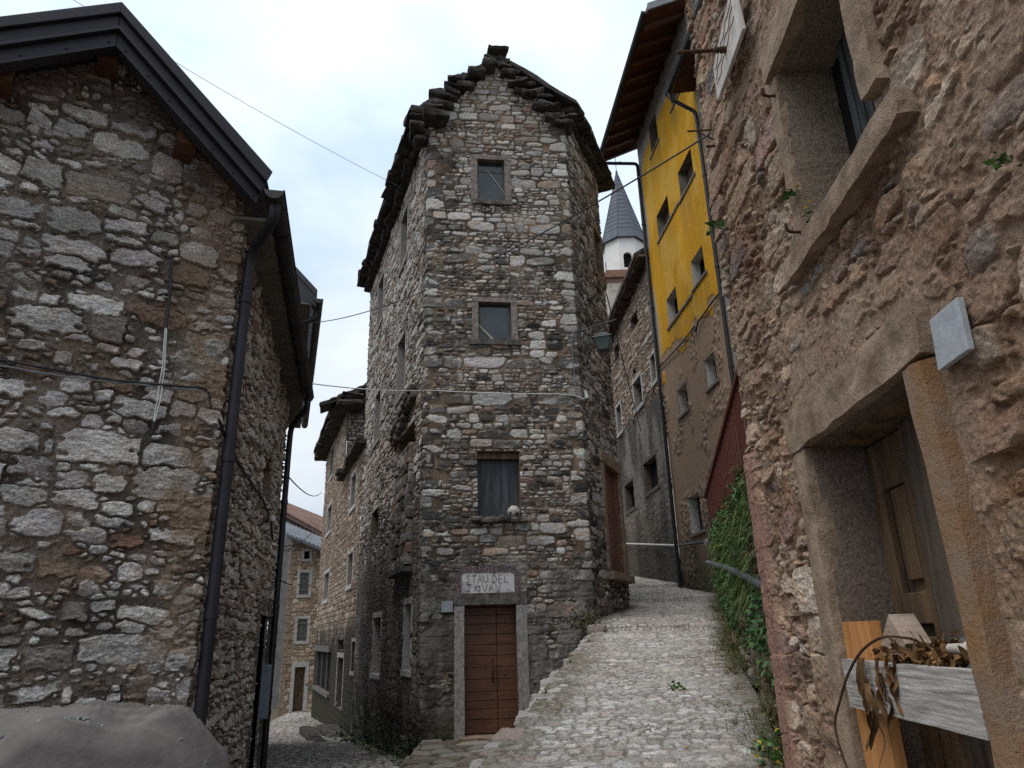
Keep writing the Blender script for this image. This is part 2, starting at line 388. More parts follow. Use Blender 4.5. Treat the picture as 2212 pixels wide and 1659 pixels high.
def stone_field(u, z, st, WU, WZ, margin=.03):
    sh = (len(z), len(u)); E1 = np.full(sh, -1.); E2 = np.full(sh, -1.); ID = np.full(sh, -1, np.int32); X = np.zeros(sh); Y = np.zeros(sh)
    for i, (cu, cz, hw, hh, rot, p) in enumerate(st):
        R = hw * 1.05 + hh * abs(rot) + margin; Rz = hh * 1.05 + hw * abs(rot) + margin
        a, b = np.searchsorted(u, (cu - R, cu + R)); c, d = np.searchsorted(z, (cz - Rz, cz + Rz))
        if b <= a or d <= c: continue
        du = WU[c:d, a:b] - cu; dz = WZ[c:d, a:b] - cz
        cr, sr = math.cos(rot), math.sin(rot)
        x = (du * cr + dz * sr) / hw; y = (dz * cr - du * sr) / hh
        dd = (np.abs(x) ** p + np.abs(y) ** p) ** (1 / p)
        for kq in range(3):
            q = random.uniform(.4, 1.2) + math.pi / 2 * random.randrange(4); dd = np.maximum(dd, (x * math.cos(q) + y * math.sin(q)) * random.uniform(.78, 1.05))
        e = (1 - dd) * min(hw, hh)
        s1 = E1[c:d, a:b]; s2 = E2[c:d, a:b]; m = e > s1
        E2[c:d, a:b] = np.where(m, s1, np.maximum(s2, e)); E1[c:d, a:b] = np.where(m, e, s1)
        ID[c:d, a:b][m] = i; X[c:d, a:b][m] = x[m]; Y[c:d, a:b][m] = y[m]
    return E1, E2, ID, X, Y

def masonry(u, z, st, sty):
    """returns height H (m) and colour for a grid of wall points"""
    g = lambda k, d: sty.get(k, d)
    U, Z = np.meshgrid(u, z); wa = g('warp', .02); sd_ = g('seed', 1)
    WU = U + wa * (fbm(U / .11, Z / .11, 3, sd_) - .5) * 2 + wa * .4 * (vnoise(U / .025, Z / .025, sd_ + 9) - .5)
    WZ = Z + wa * .8 * (fbm(U / .13, Z / .11, 3, sd_ + 20) - .5) * 2 + wa * .35 * (vnoise(U / .022, Z / .022, sd_ + 29) - .5)
    E1, E2, ID, X, Y = stone_field(u, z, st, WU, WZ)
    n = len(st); lr = np.random.default_rng(sd_ + 100)
    gap = g('gap', .004); bev = g('bevel', .016)
    sdist = np.minimum(E1, (E1 - E2) * .5) - gap
    prof = sstep(0, bev, sdist) * (ID >= 0)
    tx = lr.normal(0, 1, n); ty = lr.normal(0, 1, n); rel = g('relief', .03) * lr.uniform(.35, 1.25, n)
    fa = lr.uniform(0, 6.283, n); fk = lr.uniform(0, 1, n)
    idc = np.clip(ID, 0, n - 1)
    rough = .6 * (fbm(U / .07 + lr.uniform(0, 9, n)[idc], Z / .03 + lr.uniform(0, 9, n)[idc], 4, sd_ + 40, .6) - .5) + .6 * (np.abs(fbm(U / .045 + Z / .09, Z / .03, 3, sd_ + 45) * 2 - 1) - .25)
    rough2 = np.abs(fbm(U / .09, Z / .05, 3, sd_ + 50) - .5)
    til = g('tilt', .007)
    fb = lr.uniform(0, 6.283, n); fl_ = lr.uniform(0, 1, n)
    facet = np.maximum(0, X * np.cos(fa)[idc] + Y * np.sin(fa)[idc] - .1) * fk[idc] + np.maximum(0, X * np.cos(fb)[idc] + Y * np.sin(fb)[idc] - .3) * fl_[idc]
    H = prof * (rel[idc] + til * (X * tx[idc] + Y * ty[idc]) - facet * g('facet', .018) + rough * g('rough', .014) - rough2 * g('rough', .014) * 1.2)
    mort = g('mortar_rough', .012) * (fbm(U / .03, Z / .03, 4, sd_ + 60) - .5) + .012 * (fbm(U / .3, Z / .3, 2, sd_ + 61) - .5) - (1 - sstep(-.012, 0.002, np.abs(sdist + .004) * -1)) * 0
    H = H + (1 - prof) * mort
    deep = g('deep', .012) * (1 - prof) * sstep(.35, .65, fbm(U / .4, Z / .4, 2, sd_ + 62)); H = H - deep
    # colours
    pal = g('palette', None); ws = np.array([p[0] for p in pal], float); ws /= ws.sum(); cs = np.array([p[1] for p in pal])
    ch = lr.choice(len(pal), n, p=ws); sc = cs[ch] * lr.uniform(.72, 1.18, (n, 1)) * (1 + lr.normal(0, .014, (n, 3)))
    cu = np.array([s[0] for s in st]); cz = np.array([s[1] for s in st])
    dark = g('dark', None)
    dk = np.array([dark(a, b) for a, b in zip(cu, cz)]) if dark else np.zeros(n)
    dk = (lr.random(n) < dk) * lr.uniform(.55, 1, n)
    C = sc[idc] * (1 + g('cvar', .5) * rough * 1.6)[..., None]
    warm = sstep(.5, .75, fbm(U / .15, Z / .1, 3, sd_ + 70))[..., None]
    C = lerp(C, C * np.array(g('tint', (1.0, .84, .7))), warm * .7)
    stain = dk[idc] * sstep(.28, .55, fbm(U / .12, Z / .06, 4, sd_ + 71))
    mc = lerp(np.array(g('mortar', (.22, .155, .11))), np.array(g('mortar2', (.1, .08, .065))), sstep(.3, .7, fbm(U / .35, Z / .3, 4, sd_ + 72))[..., None])
    mc = mc * (1 + .9 * (fbm(U / .02, Z / .02, 3, sd_ + 73) - .5))[..., None]
    if dark is not None or 'mstain' in sty:
        ms = sstep(.48, .62, fbm(U / .5, Z / .35, 4, sd_ + 74)) * g('mstain', .6)
        mc = lerp(mc, np.array([.035, .032, .028]), ms[..., None])
        stain = np.maximum(stain, ms * .0)
    C = lerp(C, np.array(g('darkcol', (.042, .04, .038))), stain[..., None])
    edge = 1 - sstep(0, .012, sdist)
    C = lerp(mc * (1 - .35 * edge[..., None] * prof[..., None]), C, sstep(.15, .75, prof)[..., None])
    for fn in g('layers', ()): H, C = fn(U, Z, H, C)
    return H, np.clip(C, .004, .8)

def wall_mesh(name, wall, u, z, H, C, ops, top, mat, parent=None, loc=None, facet=False):
    """heightfield wall along a plan polyline; ops = [(seg,ua,ub,za,zb,depth,revealcol,backcol)]"""
    nz_, nu = len(z), len(u)
    H = H.copy(); C = C.copy()
    e1, e2 = .0015, .003
    flat = np.zeros((nz_ - 1, nu - 1), bool)
    for (g, ua, ub, za, zb, dep, rc, bc) in ops:
        iu = np.where((u > ua + e1 * .5) & (u < ub - e1 * .5))[0]; iz = np.where((z > za + e1 * .5) & (z < zb - e1 * .5))[0]
        if len(iu) == 0 or len(iz) == 0: continue
        blk = np.ix_(iz, iu); C[blk] = np.array(rc) * (1 + .4 * (fbm(z[iz][:, None] / .05 + 0 * u[iu], u[iu][None] / .05 + 0 * z[iz][:, None], 3, 5) - .5))[..., None]
        ju = np.where((u > ua + e2 * .75) & (u < ub - e2 * .75))[0]; jz = np.where((z > za + e2 * .75) & (z < zb - e2 * .75))[0]
        b2 = np.ix_(jz, ju); H[b2] = -dep
        ku = np.where((u > ua + e2 * 1.5) & (u < ub - e2 * 1.5))[0]; kz = np.where((z > za + e2 * 1.5) & (z < zb - e2 * 1.5))[0]
        C[np.ix_(kz, ku)] = bc
        flat[max(iz[0] - 1, 0):iz[-1] + 1, max(iu[0] - 1, 0):iu[-1] + 1] = True
    tp = np.array([top(a) for a in u]) if callable(top) else np.full(nu, float(top))
    Zg = np.minimum(np.repeat(z[:, None], nu, 1), tp[None, :])
    bx = np.zeros((nu, 2)); nn = np.zeros((nu, 2))
    for i, a in enumerate(u):
        g = min(max(np.searchsorted(wall.cum, a + 1e-9) - 1, 0), len(wall.d) - 1)
        bx[i] = wall.p[g] + wall.d[g] * (a - wall.cum[g]); nn[i] = wall.n[g]
        for k in range(1, len(wall.cum) - 1):
            if abs(a - wall.cum[k]) < 1e-4:
                n1, n2 = wall.n[k - 1], wall.n[k]; nn[i] = (n1 + n2) / (1 + n1 @ n2)
    V = np.zeros((nz_, nu, 3)); V[..., 0] = bx[:, 0] + nn[:, 0] * H; V[..., 1] = bx[:, 1] + nn[:, 1] * H; V[..., 2] = Zg
    I = np.arange(nz_ * nu).reshape(nz_, nu)
    F = np.stack([I[:-1, :-1], I[:-1, 1:], I[1:, 1:], I[1:, :-1]], -1)
    keep = ~((Zg[1:, :-1] - Zg[:-1, :-1] < 1e-6) & (Zg[1:, 1:] - Zg[:-1, 1:] < 1e-6))
    sm = ~flat & (not facet)
    return mesh_obj(name, V.reshape(-1, 3), F[keep], mat, parent, loc, smooth=sm[keep], col=C.reshape(-1, 3))
def opbreaks(ops, e1=.0015, e2=.003):
    bu = []; bz = []
    for (g, ua, ub, za, zb, *_r) in ops:
        bu += [ua, ua + e1, ua + e2, ua + 2 * e2, ub - 2 * e2, ub - e2, ub - e1, ub]; bz += [za, za + e1, za + e2, za + 2 * e2, zb - 2 * e2, zb - e2, zb - e1, zb]
    return bu, bz
def frame_boxes(wall, r, t, proud, back, mat, parent, name='frame', sill=True, lint=None, amp=.006, tl=None, ts=None, matsill=None, ears=0):
    """stone surround round an opening, four butted pieces; the sill is a part of its own"""
    g, ua, ub, za, zb = r[:5]; tl = tl or t; ts = ts or t; mb = MB()
    wall.rbox(mb, g, ua - t, ub + t, zb, zb + tl, -back, proud, amp=amp)
    wall.rbox(mb, g, ua - t, ua, za, zb, -back, proud - .004, amp=amp); wall.rbox(mb, g, ub, ub + t, za, zb, -back, proud - .004, amp=amp)
    f = mb.build(name, mat, parent)
    if sill:
        ms = MB(); wall.rbox(ms, g, ua - t - ears, ub + t + ears, za - ts, za, -back, proud + .025, amp=amp); ms.build('sill', matsill or mat, parent)
    return f
def pane(wall, r, off, mat, parent, name='window', th=.02):
    g, ua, ub, za, zb = r[:5]; mb = MB(); wall.box(mb, g, ua - .01, ub + .01, za - .01, zb + .01, off - th, off); return mb.build(name, mat, parent)

# ------------------------------------------------------------------ ground, alley, ramp
def z_alley(y): return np.interp(y, [-50, 12, 22, 36, 60, 300], [-.35, -.35, -.95, -1.56, -2.3, -2.3])
def z_ramp(y):
    y = np.asarray(y, float)
    return np.where(y < 5.3, np.maximum(.72 - .135 * (5.3 - y), -.02), .72 + .118 * (y - 5.3)) + .09 * sstep(12.5, 12.62, y) + .09 * sstep(16.75, 16.9, y) + .1 * sstep(20.3, 20.5, y)
gx = np.concatenate([np.linspace(-400, -20, 12), np.linspace(-15, 15, 13), np.linspace(20, 400, 12)]); gy = np.concatenate([np.linspace(-200, -10, 8), np.linspace(0, 60, 25), np.linspace(80, 500, 12)])
GX, GY = np.meshgrid(gx, gy); GV = np.stack([GX, GY, z_alley(GY) - .12], -1).reshape(-1, 3)
I = np.arange(GX.size).reshape(GX.shape); GF = np.stack([I[:-1, :-1], I[:-1, 1:], I[1:, 1:], I[1:, :-1]], -1).reshape(-1, 4)
EARTH = mat_two('earth', (.06, .05, .035), (.12, .1, .075), 3, .95, ((8, .03, 6),))
kind(mesh_obj('ground', GV, GF, EARTH, smooth=True), 'structure')

COB = [(6, (.52, .5, .475)), (4, (.46, .44, .415)), (2, (.4, .38, .355)), (.5, (.42, .34, .305)), (1, (.56, .54, .51))]
def sheet(name, ys, Lf, Rf, ncol, zf, st, sty, mat=STONE):
    t = np.linspace(0, 1, ncol); Lx = np.array([Lf(y) for y in ys]); Rx = np.array([Rf(y) for y in ys])
    x0, x1 = Lx.min(), Rx.max(); xs = np.linspace(x0, x1, int((x1 - x0) / ((Rx - Lx).mean() / ncol)) + 1)
    H, C = masonry(xs, ys, st, sty)
    X = Lx[:, None] + (Rx - Lx)[:, None] * t[None]; fi = (X - x0) / (x1 - x0) * (len(xs) - 1); i0 = np.clip(fi.astype(int), 0, len(xs) - 2); fr = fi - i0
    rows = np.arange(len(ys))[:, None]; Hh = H[rows, i0] * (1 - fr) + H[rows, i0 + 1] * fr; Cc = C[rows, i0] * (1 - fr)[..., None] + C[rows, i0 + 1] * fr[..., None]
    V = np.stack([X, np.repeat(ys[:, None], ncol, 1), zf(X, np.repeat(ys[:, None], ncol, 1)) + Hh], -1).reshape(-1, 3)
    I = np.arange(len(ys) * ncol).reshape(len(ys), ncol); F = np.stack([I[:-1, :-1], I[:-1, 1:], I[1:, 1:], I[1:, :-1]], -1).reshape(-1, 4)
    return kind(mesh_obj(name, V, F, mat, smooth=True, col=Cc.reshape(-1, 3)), 'structure')
LY = [-4, 3, 5.4, 6.7, 8.5, 10.5, 12.3, 13.0, 13.3, 15.6, 18, 27]; LX = [-1.2, -.85, -.28, .02, .36, .82, 1.2, 1.33, 1.36, 2.25, 2.0, 1.0]
RY = [-4, 4.4, 5.3, 7.2, 9.8, 12, 16.6, 17.3, 27]; RX = [1.45, 1.62, 1.75, 2.2, 2.75, 3.35, 4.5, 4.85, 4.1]
Lf = lambda y: float(np.interp(y, LY, LX)); Rf = lambda y: float(np.interp(y, RY, RX))
ys = lines([], -4, 27, lambda y: .06 if y < 4.6 else (.017 if y < 9 else (.022 if y < 14 else .05)))
def cob_layer(U, Z, H, C):
    d = sstep(.5, .72, fbm(U / .9, Z / 1.6, 4, 201)); C = lerp(C, C * np.array([.75, .7, .65]), d[..., None] * .5)
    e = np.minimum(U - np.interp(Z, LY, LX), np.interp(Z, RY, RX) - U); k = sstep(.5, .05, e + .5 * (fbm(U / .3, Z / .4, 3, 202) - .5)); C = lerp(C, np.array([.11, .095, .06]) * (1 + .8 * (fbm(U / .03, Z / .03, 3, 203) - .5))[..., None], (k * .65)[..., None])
    return H, C
stc = coursed(-1.2, 5, -4, 27, (.05, .11), (.9, 2.1), split=.08, over=1.06)
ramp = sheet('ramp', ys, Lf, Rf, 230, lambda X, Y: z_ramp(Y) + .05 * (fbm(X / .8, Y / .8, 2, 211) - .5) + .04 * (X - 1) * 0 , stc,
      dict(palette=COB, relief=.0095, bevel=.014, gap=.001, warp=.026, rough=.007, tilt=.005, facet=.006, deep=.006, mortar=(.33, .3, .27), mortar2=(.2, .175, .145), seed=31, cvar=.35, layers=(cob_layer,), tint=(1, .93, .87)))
# side of the ramp above the sunken door yard
rw = Wall([(Lf(y) + .03, y) for y in (13.0, 12.3, 10.5, 8.5, 6.7, 5.4, 3, -4)])
uu = lines(rw.cum[1:-1], 0, rw.cum[-1], .04); zz = lines([], -.6, 1.75, .03)
PAL_BROWN = [(3, (.3, .26, .22)), (3, (.22, .17, .14)), (2, (.38, .35, .31)), (1, (.2, .12, .09))]
H, C = masonry(uu, zz, coursed(0, rw.cum[-1], -.6, 1.8, (.08, .2), (1, 2.6)), dict(palette=PAL_BROWN, seed=41))
ty = lambda a: float(z_ramp(np.interp(a, rw.cum, [13.0, 12.3, 10.5, 8.5, 6.7, 5.4, 3, -4]))) - .02
kind(wall_mesh('ramp_side', rw, uu, zz, H, C, [], ty, STONE), 'structure')
KP = [(.36, .34, .315), (.33, .285, .255), (.46, .44, .415), (.4, .38, .355), (.42, .4, .375), (.3, .245, .215)]
mb = MB(); y = 4.6
while y < 12.7:
    L = random.uniform(.14, .4); ym = y + L / 2; x = Lf(ym); dx = (Lf(ym + .1) - Lf(ym - .1)) / .2
    mb.color(np.array(random.choice(KP)) * random.uniform(.8, 1.15)); W = random.uniform(.09, .2)
    d = np.array([dx, 1, .12]); d /= np.linalg.norm(d)
    mb.rock((x + W * .55 + random.uniform(-.07, .03), ym, float(z_ramp(ym)) - .064), (np.array([1, -dx, 0]) * W, d * L * .54, np.array([0, 0, 1]) * .07), .026, (5, 5, 2), 6); y += L
kind(mb.build('ramp_kerb', STONE), 'structure')

ys = lines([], -6, 40, lambda y: .12 if y < 11 else (.035 if y < 24 else .06))
AL = lambda y: -5.2 - .2 * max(0, y - 8); AR = lambda y: 1.0 if y < 9 else float(np.interp(y, [9, 12.7, 12.9, 21, 33, 40], [.7, -.9, -1.4, -4.2, -8.0, -8.6]))
sta = coursed(-12.2, 1.2, -6, 40, (.09, .17), (.9, 2.2), split=.1, over=1.05)
sheet('alley', ys, AL, AR, 170, lambda X, Y: z_alley(Y), sta, dict(palette=[(w_, tuple(np.array(c) * .7)) for w_, c in COB], relief=.014, bevel=.025, warp=.02, rough=.008, seed=51, mortar=(.15, .13, .11), mortar2=(.08, .07, .055)))
ys = lines([], 8.6, 12.93, .02)
sheet('door_yard', ys, lambda y: -1.62, lambda y: Lf(y) + .1, 130, lambda X, Y: 0 * X - .05, coursed(-1.8, 1.6, 8.4, 13, (.3, .6), (.8, 1.8), split=.2, over=1.04),
      dict(palette=[(3, (.22, .2, .175)), (2, (.18, .15, .125)), (1, (.26, .245, .22))], relief=.02, bevel=.03, warp=.05, rough=.02, tilt=.01, facet=.01, seed=61, mortar=(.1, .085, .06), mortar2=(.06, .06, .03)))
mb = MB(); mb.rbox([(x, y, z) for z in (-.6, -.07) for y in (8.6, 12.9) for x in (-1.68, .9)], (6, 12, 2), .03, 3); mb.usecol = True; mb.C = [(.2, .17, .14)] * len(mb.V)
kind(mb.build('door_yard_base', STONE), 'structure')

# ------------------------------------------------------------------ tower house in the fork of the lanes
P0 = np.array([-1.67, 12.9]); P1 = P0 + azd(83) * 3.03; P3 = P0 + azd(-20) * 8.2; P2 = P1 + azd(22) * 2.75; P2b = P2 + azd(-35) * 6
W1 = Wall([P3, P0, P1, P2, P2b]); c = W1.cum; FU = c[1]
tower = thing('tower_house', 'tall narrow rubble stone house with ragged slab gable in the fork of the lanes', 'house', (0.2, 14.5, 0))
DK = (.01, .01, .01); PALE = (.34, .31, .275); BRN = (.2, .15, .11)
R = lambda *a: W1.rect(*a)
w1 = R(1, 1031, 345, 434, 1090, 348, 434); w2 = R(1, 1033, 652, 733, 1104, 656, 735); w3 = R(1, 1031, 972, 1117, 1124, 976, 1117)
dr = [1, FU + .73, FU + 1.64, -.03, 2.07]
la = R(0, 867, 480, 590, 881, 452, 545); lb = R(0, 817, 618, 712, 829, 598, 680); lc = R(0, 860, 745, 868, 876, 722, 838); ld = R(0, 811, 862, 962, 822, 842, 940)
le = R(0, 806, 1340, 1460, 823, 1328, 1453); lf = R(0, 874, 1308, 1452, 889, 1302, 1445)
hole1 = R(0, 860, 955, 1008, 898, 905, 960); hole2 = R(0, 889, 1030, 1062, 900, 1022, 1050); hole3 = R(0, 803, 1110, 1170, 818, 1095, 1150)
rd = R(2, 1308, 1000, 1228, 1341, 1035, 1245); ru = R(2, 1284, 500, 590, 1300, 520, 600)
ops1 = [(*w1, .16, BRN, DK), (*w2, .16, BRN, DK), (*w3, .3, BRN, DK), (*dr, .32, (.16, .1, .075), DK),
        (*la, .3, PALE, DK), (*lb, .3, PALE, DK), (*lc, .3, PALE, DK), (*ld, .3, PALE, DK), (*le, .35, (.42, .4, .37), DK), (*lf, .35, (.42, .4, .37), DK),
        (*hole1, .3, BRN, DK), (*hole2, .25, BRN, DK), (*hole3, .25, BRN, DK), (*rd, .14, (.2, .1, .075), (.25, .125, .095)), (*ru, .25, BRN, DK)]
bu, bz = opbreaks(ops1)
us = lines(bu + c[1:-1], 0, c[3] + .5, lambda a: .028 if a < FU - 1.5 else (.018 if a < FU else (.0145 if a < c[2] else (.022 if a < c[3] else .1))))
zs = lines(bz, -1.4, 14.0, .0155)
st = coursed(FU - .28, c[2] + .28, -1.4, 14.1, (.07, .27), (1.1, 3.2), split=.6, over=1.07, shrink=.16, rot=.06)
# quoins: long stones alternate round both corners
st = [s for s in st if min(abs(s[0] - FU), abs(s[0] - c[2])) > .2 or random.random() < .15]
for cc in (FU, c[2]):
    z = -1.4
    while z < 14:
        h = random.uniform(.13, .27); L = random.uniform(.28, .75); sh = random.choice((-1, 1)) * random.uniform(.05, .3) * L
        st.append((cc + sh, z + h / 2, L / 2, h / 2 * 1.03, 0, 5)); z += h
st += coursed(0, FU - .28, -1.4, 12.5, (.09, .22), (1.0, 2.8), split=.3, over=1.05, jit=.03) + coursed(c[2] + .28, c[3] + .5, -1.4, 13, (.09, .22), (1., 2.8), split=.3, jit=.03)
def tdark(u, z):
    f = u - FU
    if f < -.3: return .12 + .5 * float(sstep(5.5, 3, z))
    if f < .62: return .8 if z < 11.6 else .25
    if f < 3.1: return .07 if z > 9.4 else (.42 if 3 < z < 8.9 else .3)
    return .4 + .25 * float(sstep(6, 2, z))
def tplaster(U, Z, H, C):
    f = U - FU; n = fbm(U / .45, Z / .35, 4, 77)
    ztop = np.where(f < 0, 3.55, np.where(f < 3.05, 2.72, 2.0))
    m = sstep(-.08, .1, ztop + (n - .5) * 1.1 - Z) * sstep(.78, .6, fbm(U / .3, Z / .25, 3, 78) * (1 - .2 * sstep(0, 3, -f)))
    pc = lerp(np.array([.25, .23, .205]), np.array([.15, .13, .11]), sstep(.35, .7, fbm(U / .2, Z / .3, 4, 79))[..., None])
    C = lerp(C, pc * (1 + .7 * (fbm(U / .02, Z / .02, 3, 80) - .5))[..., None], (m * .9)[..., None])
    H = H * (1 - .55 * m) + m * (.012 + .022 * (fbm(U / .06, Z / .05, 4, 81) - .5))
    # damp moss and dark streaks at the foot
    d = sstep(.75, -.35, Z - .8 * (fbm(U / .5, Z / .6, 3, 82) - .3) - .55 * sstep(2.0, 3.0, f)) * sstep(.3, .55, fbm(U / .14, Z / .14, 4, 83)) 
    C = lerp(C, np.array([.035, .037, .018]), (d * .85)[..., None])
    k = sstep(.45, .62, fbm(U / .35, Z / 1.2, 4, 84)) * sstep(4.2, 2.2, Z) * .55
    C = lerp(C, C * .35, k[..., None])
    sl_ = sstep(4.5, 2.0, Z) * sstep(0.02, -.05, f) * .45; C = lerp(C, C * np.array([.5, .47, .45]), sl_[..., None])  # lower alley side: shade of the narrow lane painted into the colour
    return H, C
PALW = [(8, (.52, .495, .46)), (5, (.44, .415, .385)), (2, (.34, .315, .285)), (.6, (.3, .215, .175)), (1.5, (.3, .255, .21)), (.6, (.4, .32, .27))]
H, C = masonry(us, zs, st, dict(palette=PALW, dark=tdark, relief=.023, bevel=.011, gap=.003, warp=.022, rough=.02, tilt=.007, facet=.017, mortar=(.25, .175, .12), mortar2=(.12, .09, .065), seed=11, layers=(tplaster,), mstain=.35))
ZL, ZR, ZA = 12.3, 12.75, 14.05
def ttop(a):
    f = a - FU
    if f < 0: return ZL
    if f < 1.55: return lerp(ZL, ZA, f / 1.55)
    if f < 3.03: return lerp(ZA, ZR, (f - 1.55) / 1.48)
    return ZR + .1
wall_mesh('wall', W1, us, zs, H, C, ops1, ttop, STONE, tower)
# windows in the front
def wood_bar(r, a, b, off, wd, mat, parent, name='brace'):
    p = W1.pos(1, lerp(r[1], r[2], a[0]), lerp(r[3], r[4], a[1]), off); q = W1.pos(1, lerp(r[1], r[2], b[0]), lerp(r[3], r[4], b[1]), off)
    mb = MB(); mb.tube([p, q], wd, 4, sm=False); return mb.build(name, mat, parent)
PALEBAR = mat_two('pale_stick', (.3, .3, .24), (.42, .42, .34), 9, .8)
win = pane(W1, w1, -.1, GLASS, tower); frame_boxes(W1, w1, .14, .04, .1, FRAME_WARM, win, tl=.11, ts=.11, matsill=FRAME_DARK); wood_bar(w1, (.38, .8), (1, .25), -.085, .012, PALEBAR, win)
b1 = MB(); W1.box(b1, 1, w1[1] + .01, w1[2] - .01, w1[4] - .26, w1[4] - .2, -.099, -.09); b1.build('cross_bar', WOOD_GREY, win)
for q in (w1[1] + .008, w1[2] - .043): b1 = MB(); W1.box(b1, 1, q, q + .035, w1[3], w1[4], -.099, -.084); b1.build('sash', WOOD_GREY, win)
win = pane(W1, w2, -.1, GLASS, tower); frame_boxes(W1, w2, .13, .04, .1, FRAME_WARM, win, tl=.1, ts=.12, ears=.06, matsill=FRAME_DARK); wood_bar(w2, (0, .42), (.5, 0), -.08, .028, PALEBAR, win)
for q in (w2[1] + .01, w2[2] - .05): b1 = MB(); W1.box(b1, 1, q, q + .04, w2[3], w2[4], -.099, -.085); b1.build('sash', WOOD_GREY, win)
g, ua, ub, za, zb = w3; mb = MB(); k = [ua - .01, ua + .3, ua + .47, ub - .2, ub + .01]
for i in range(4): W1.box(mb, 1, k[i], k[i + 1] - .006, za - .01, zb - .12, -.23 - .012 * (i % 2), -.2 - .012 * (i % 2))
shut = mb.build('shutter', WOOD_DARKGREY, tower)
mb = MB(); W1.rbox(mb, 1, ua - .02, ub + .02, zb - .13, zb, -.28, -.1); mb.build('lintel_beam', WOOD_OLD, shut)
mb = MB()
for q in range(6): mb.rock(W1.pos(1, lerp(ua - .12, ub + .1, (q + .5) / 6), za - .05 + random.uniform(-.03, .02), random.uniform(-.06, .04)), (np.array([1, .12, 0]) * .12, np.array([-.02, .15, 0]), (0, 0, .05)), .02, (4, 3, 2))
mb.build('sill', FRAME_DARK, shut)
# windows in the alley side
for r, m, t in ((la, DARK, .12), (lb, DARK, .12), (lc, DARK, .12), (ld, DARK, .12), (le, DARK, .1), (lf, DARK, .1)):
    win = pane(W1, r, -.27, m, tower); frame_boxes(W1, r, t, .025, .05, FRAME_PALE if r in (le, lf) else FRAME, win, tl=.12, ts=.1)
win = pane(W1, ru, -.22, DARK, tower); frame_boxes(W1, ru, .1, .025, .05, FRAME_BROWN, win)
mb = MB()
g, ua, ub, za, zb = hole1
FC = [(.36, .33, .3), (.28, .2, .16), (.22, .18, .15), (.3, .27, .24), (.14, .13, .12)]
d1_, n1_ = np.append(W1.d[0], 0), np.append(W1.n[0], 0)
for q in range(16):
    mb.color(np.array(random.choice(FC)) * random.uniform(.5, .9)); u_ = lerp(ua - .35, ub + .1, (q % 8 + .5) / 8)
    mb.rock(W1.pos(0, u_, lerp(zb, zb + .55, (q % 8) / 8) + .14 * (q // 8) , 0.03 + .05 * (q // 8)), (d1_ * .17, n1_ * .13, up * .07), .03, (4, 4, 3), 6)
mb.build('flue_hood', STONE, tower); mb = MB()
zc, u1_, u2_ = za - 2.3, ua + .1, ub - .05; z = zc
while z < za + .1:
    h = random.uniform(.1, .26); k = u1_
    while k < u2_ - .1:
        L = min(random.uniform(.25, .5), u2_ - k); mb.color(np.array(random.choice(FC)) * random.uniform(.6, 1.1)); mb.rock(W1.pos(0, k + L / 2, z + h / 2, random.uniform(.0, .05)), (d1_ * L * .52, n1_ * .1, up * h * .52), .022, (4, 3, 3), 8); k += L
    z += h
mb.color((.12, .11, .1)); W1.rbox(mb, 0, u1_ - .05, u2_ + .05, zc - .12, zc - .01, -.05, .22, amp=.025)
mb.build('flue_corbel', STONE, tower)
# doorway
door = MB(); g, ua, ub, za, zb = dr; mid = lerp(ua, ub, .635); z = 0.0; k = 0
for h in (.22, .16, .13, .14, .2, .19, .19, .18, .17, .17, .15, .13, .13):
    if z + h > zb: h = zb - z
    for a, b in ((ua + .003, mid - .004), (mid + .004, ub - .003)): W1.box(door, 1, a, b, z + .009, z + h, -.235, -.205 + (.006 if k % 2 else 0)); W1.box(door, 1, a, b, z, z + .0092, -.235, -.222)
    z += h; k += 1
dobj = door.build('door', WOOD_BROWN, tower, bevel=.004)
mb = MB(); hz = .98; hp = [W1.pos(1, mid - .08, hz + a, -.2 + b) for a, b in ((-.14, .01), (-.11, .045), (0, .055), (.1, .045), (.13, .01))]; mb.tube(hp, .013, 8); W1.box(mb, 1, mid - .1, mid - .06, hz + .12, hz + .2, -.205, -.195); W1.box(mb, 1, mid - .1, mid - .06, hz - .18, hz - .13, -.205, -.195); mb.build('handle', RUST, dobj)
for q, zq in ((mid - .2, 1.08), (mid + .12, .92), (mid + .15, .9)): mb = MB(); mb.tube([W1.pos(1, q, zq, -.21), W1.pos(1, q, zq, -.19)], .014, 8); mb.build('keyhole', RUST, dobj)
mb = MB(); W1.rbox(mb, 1, ua - .185, ub + .2, zb, zb + .2, -.1, .06, amp=.008); lint = mb.build('lintel', FRAME_DARK, dobj)
mb = MB(); W1.rbox(mb, 1, ua - .175, ua, -.12, zb, -.1, .05); mb.build('jamb', FRAME, dobj)
mb = MB(); W1.rbox(mb, 1, ub, ub + .19, -.12, zb, -.1, .05); mb.build('jamb', FRAME, dobj)
mb = MB(); W1.rbox(mb, 1, ua - .1, ub + .1, -.14, -.002, -.2, .3, amp=.012); mb.build('threshold', FRAME_BROWN, dobj)
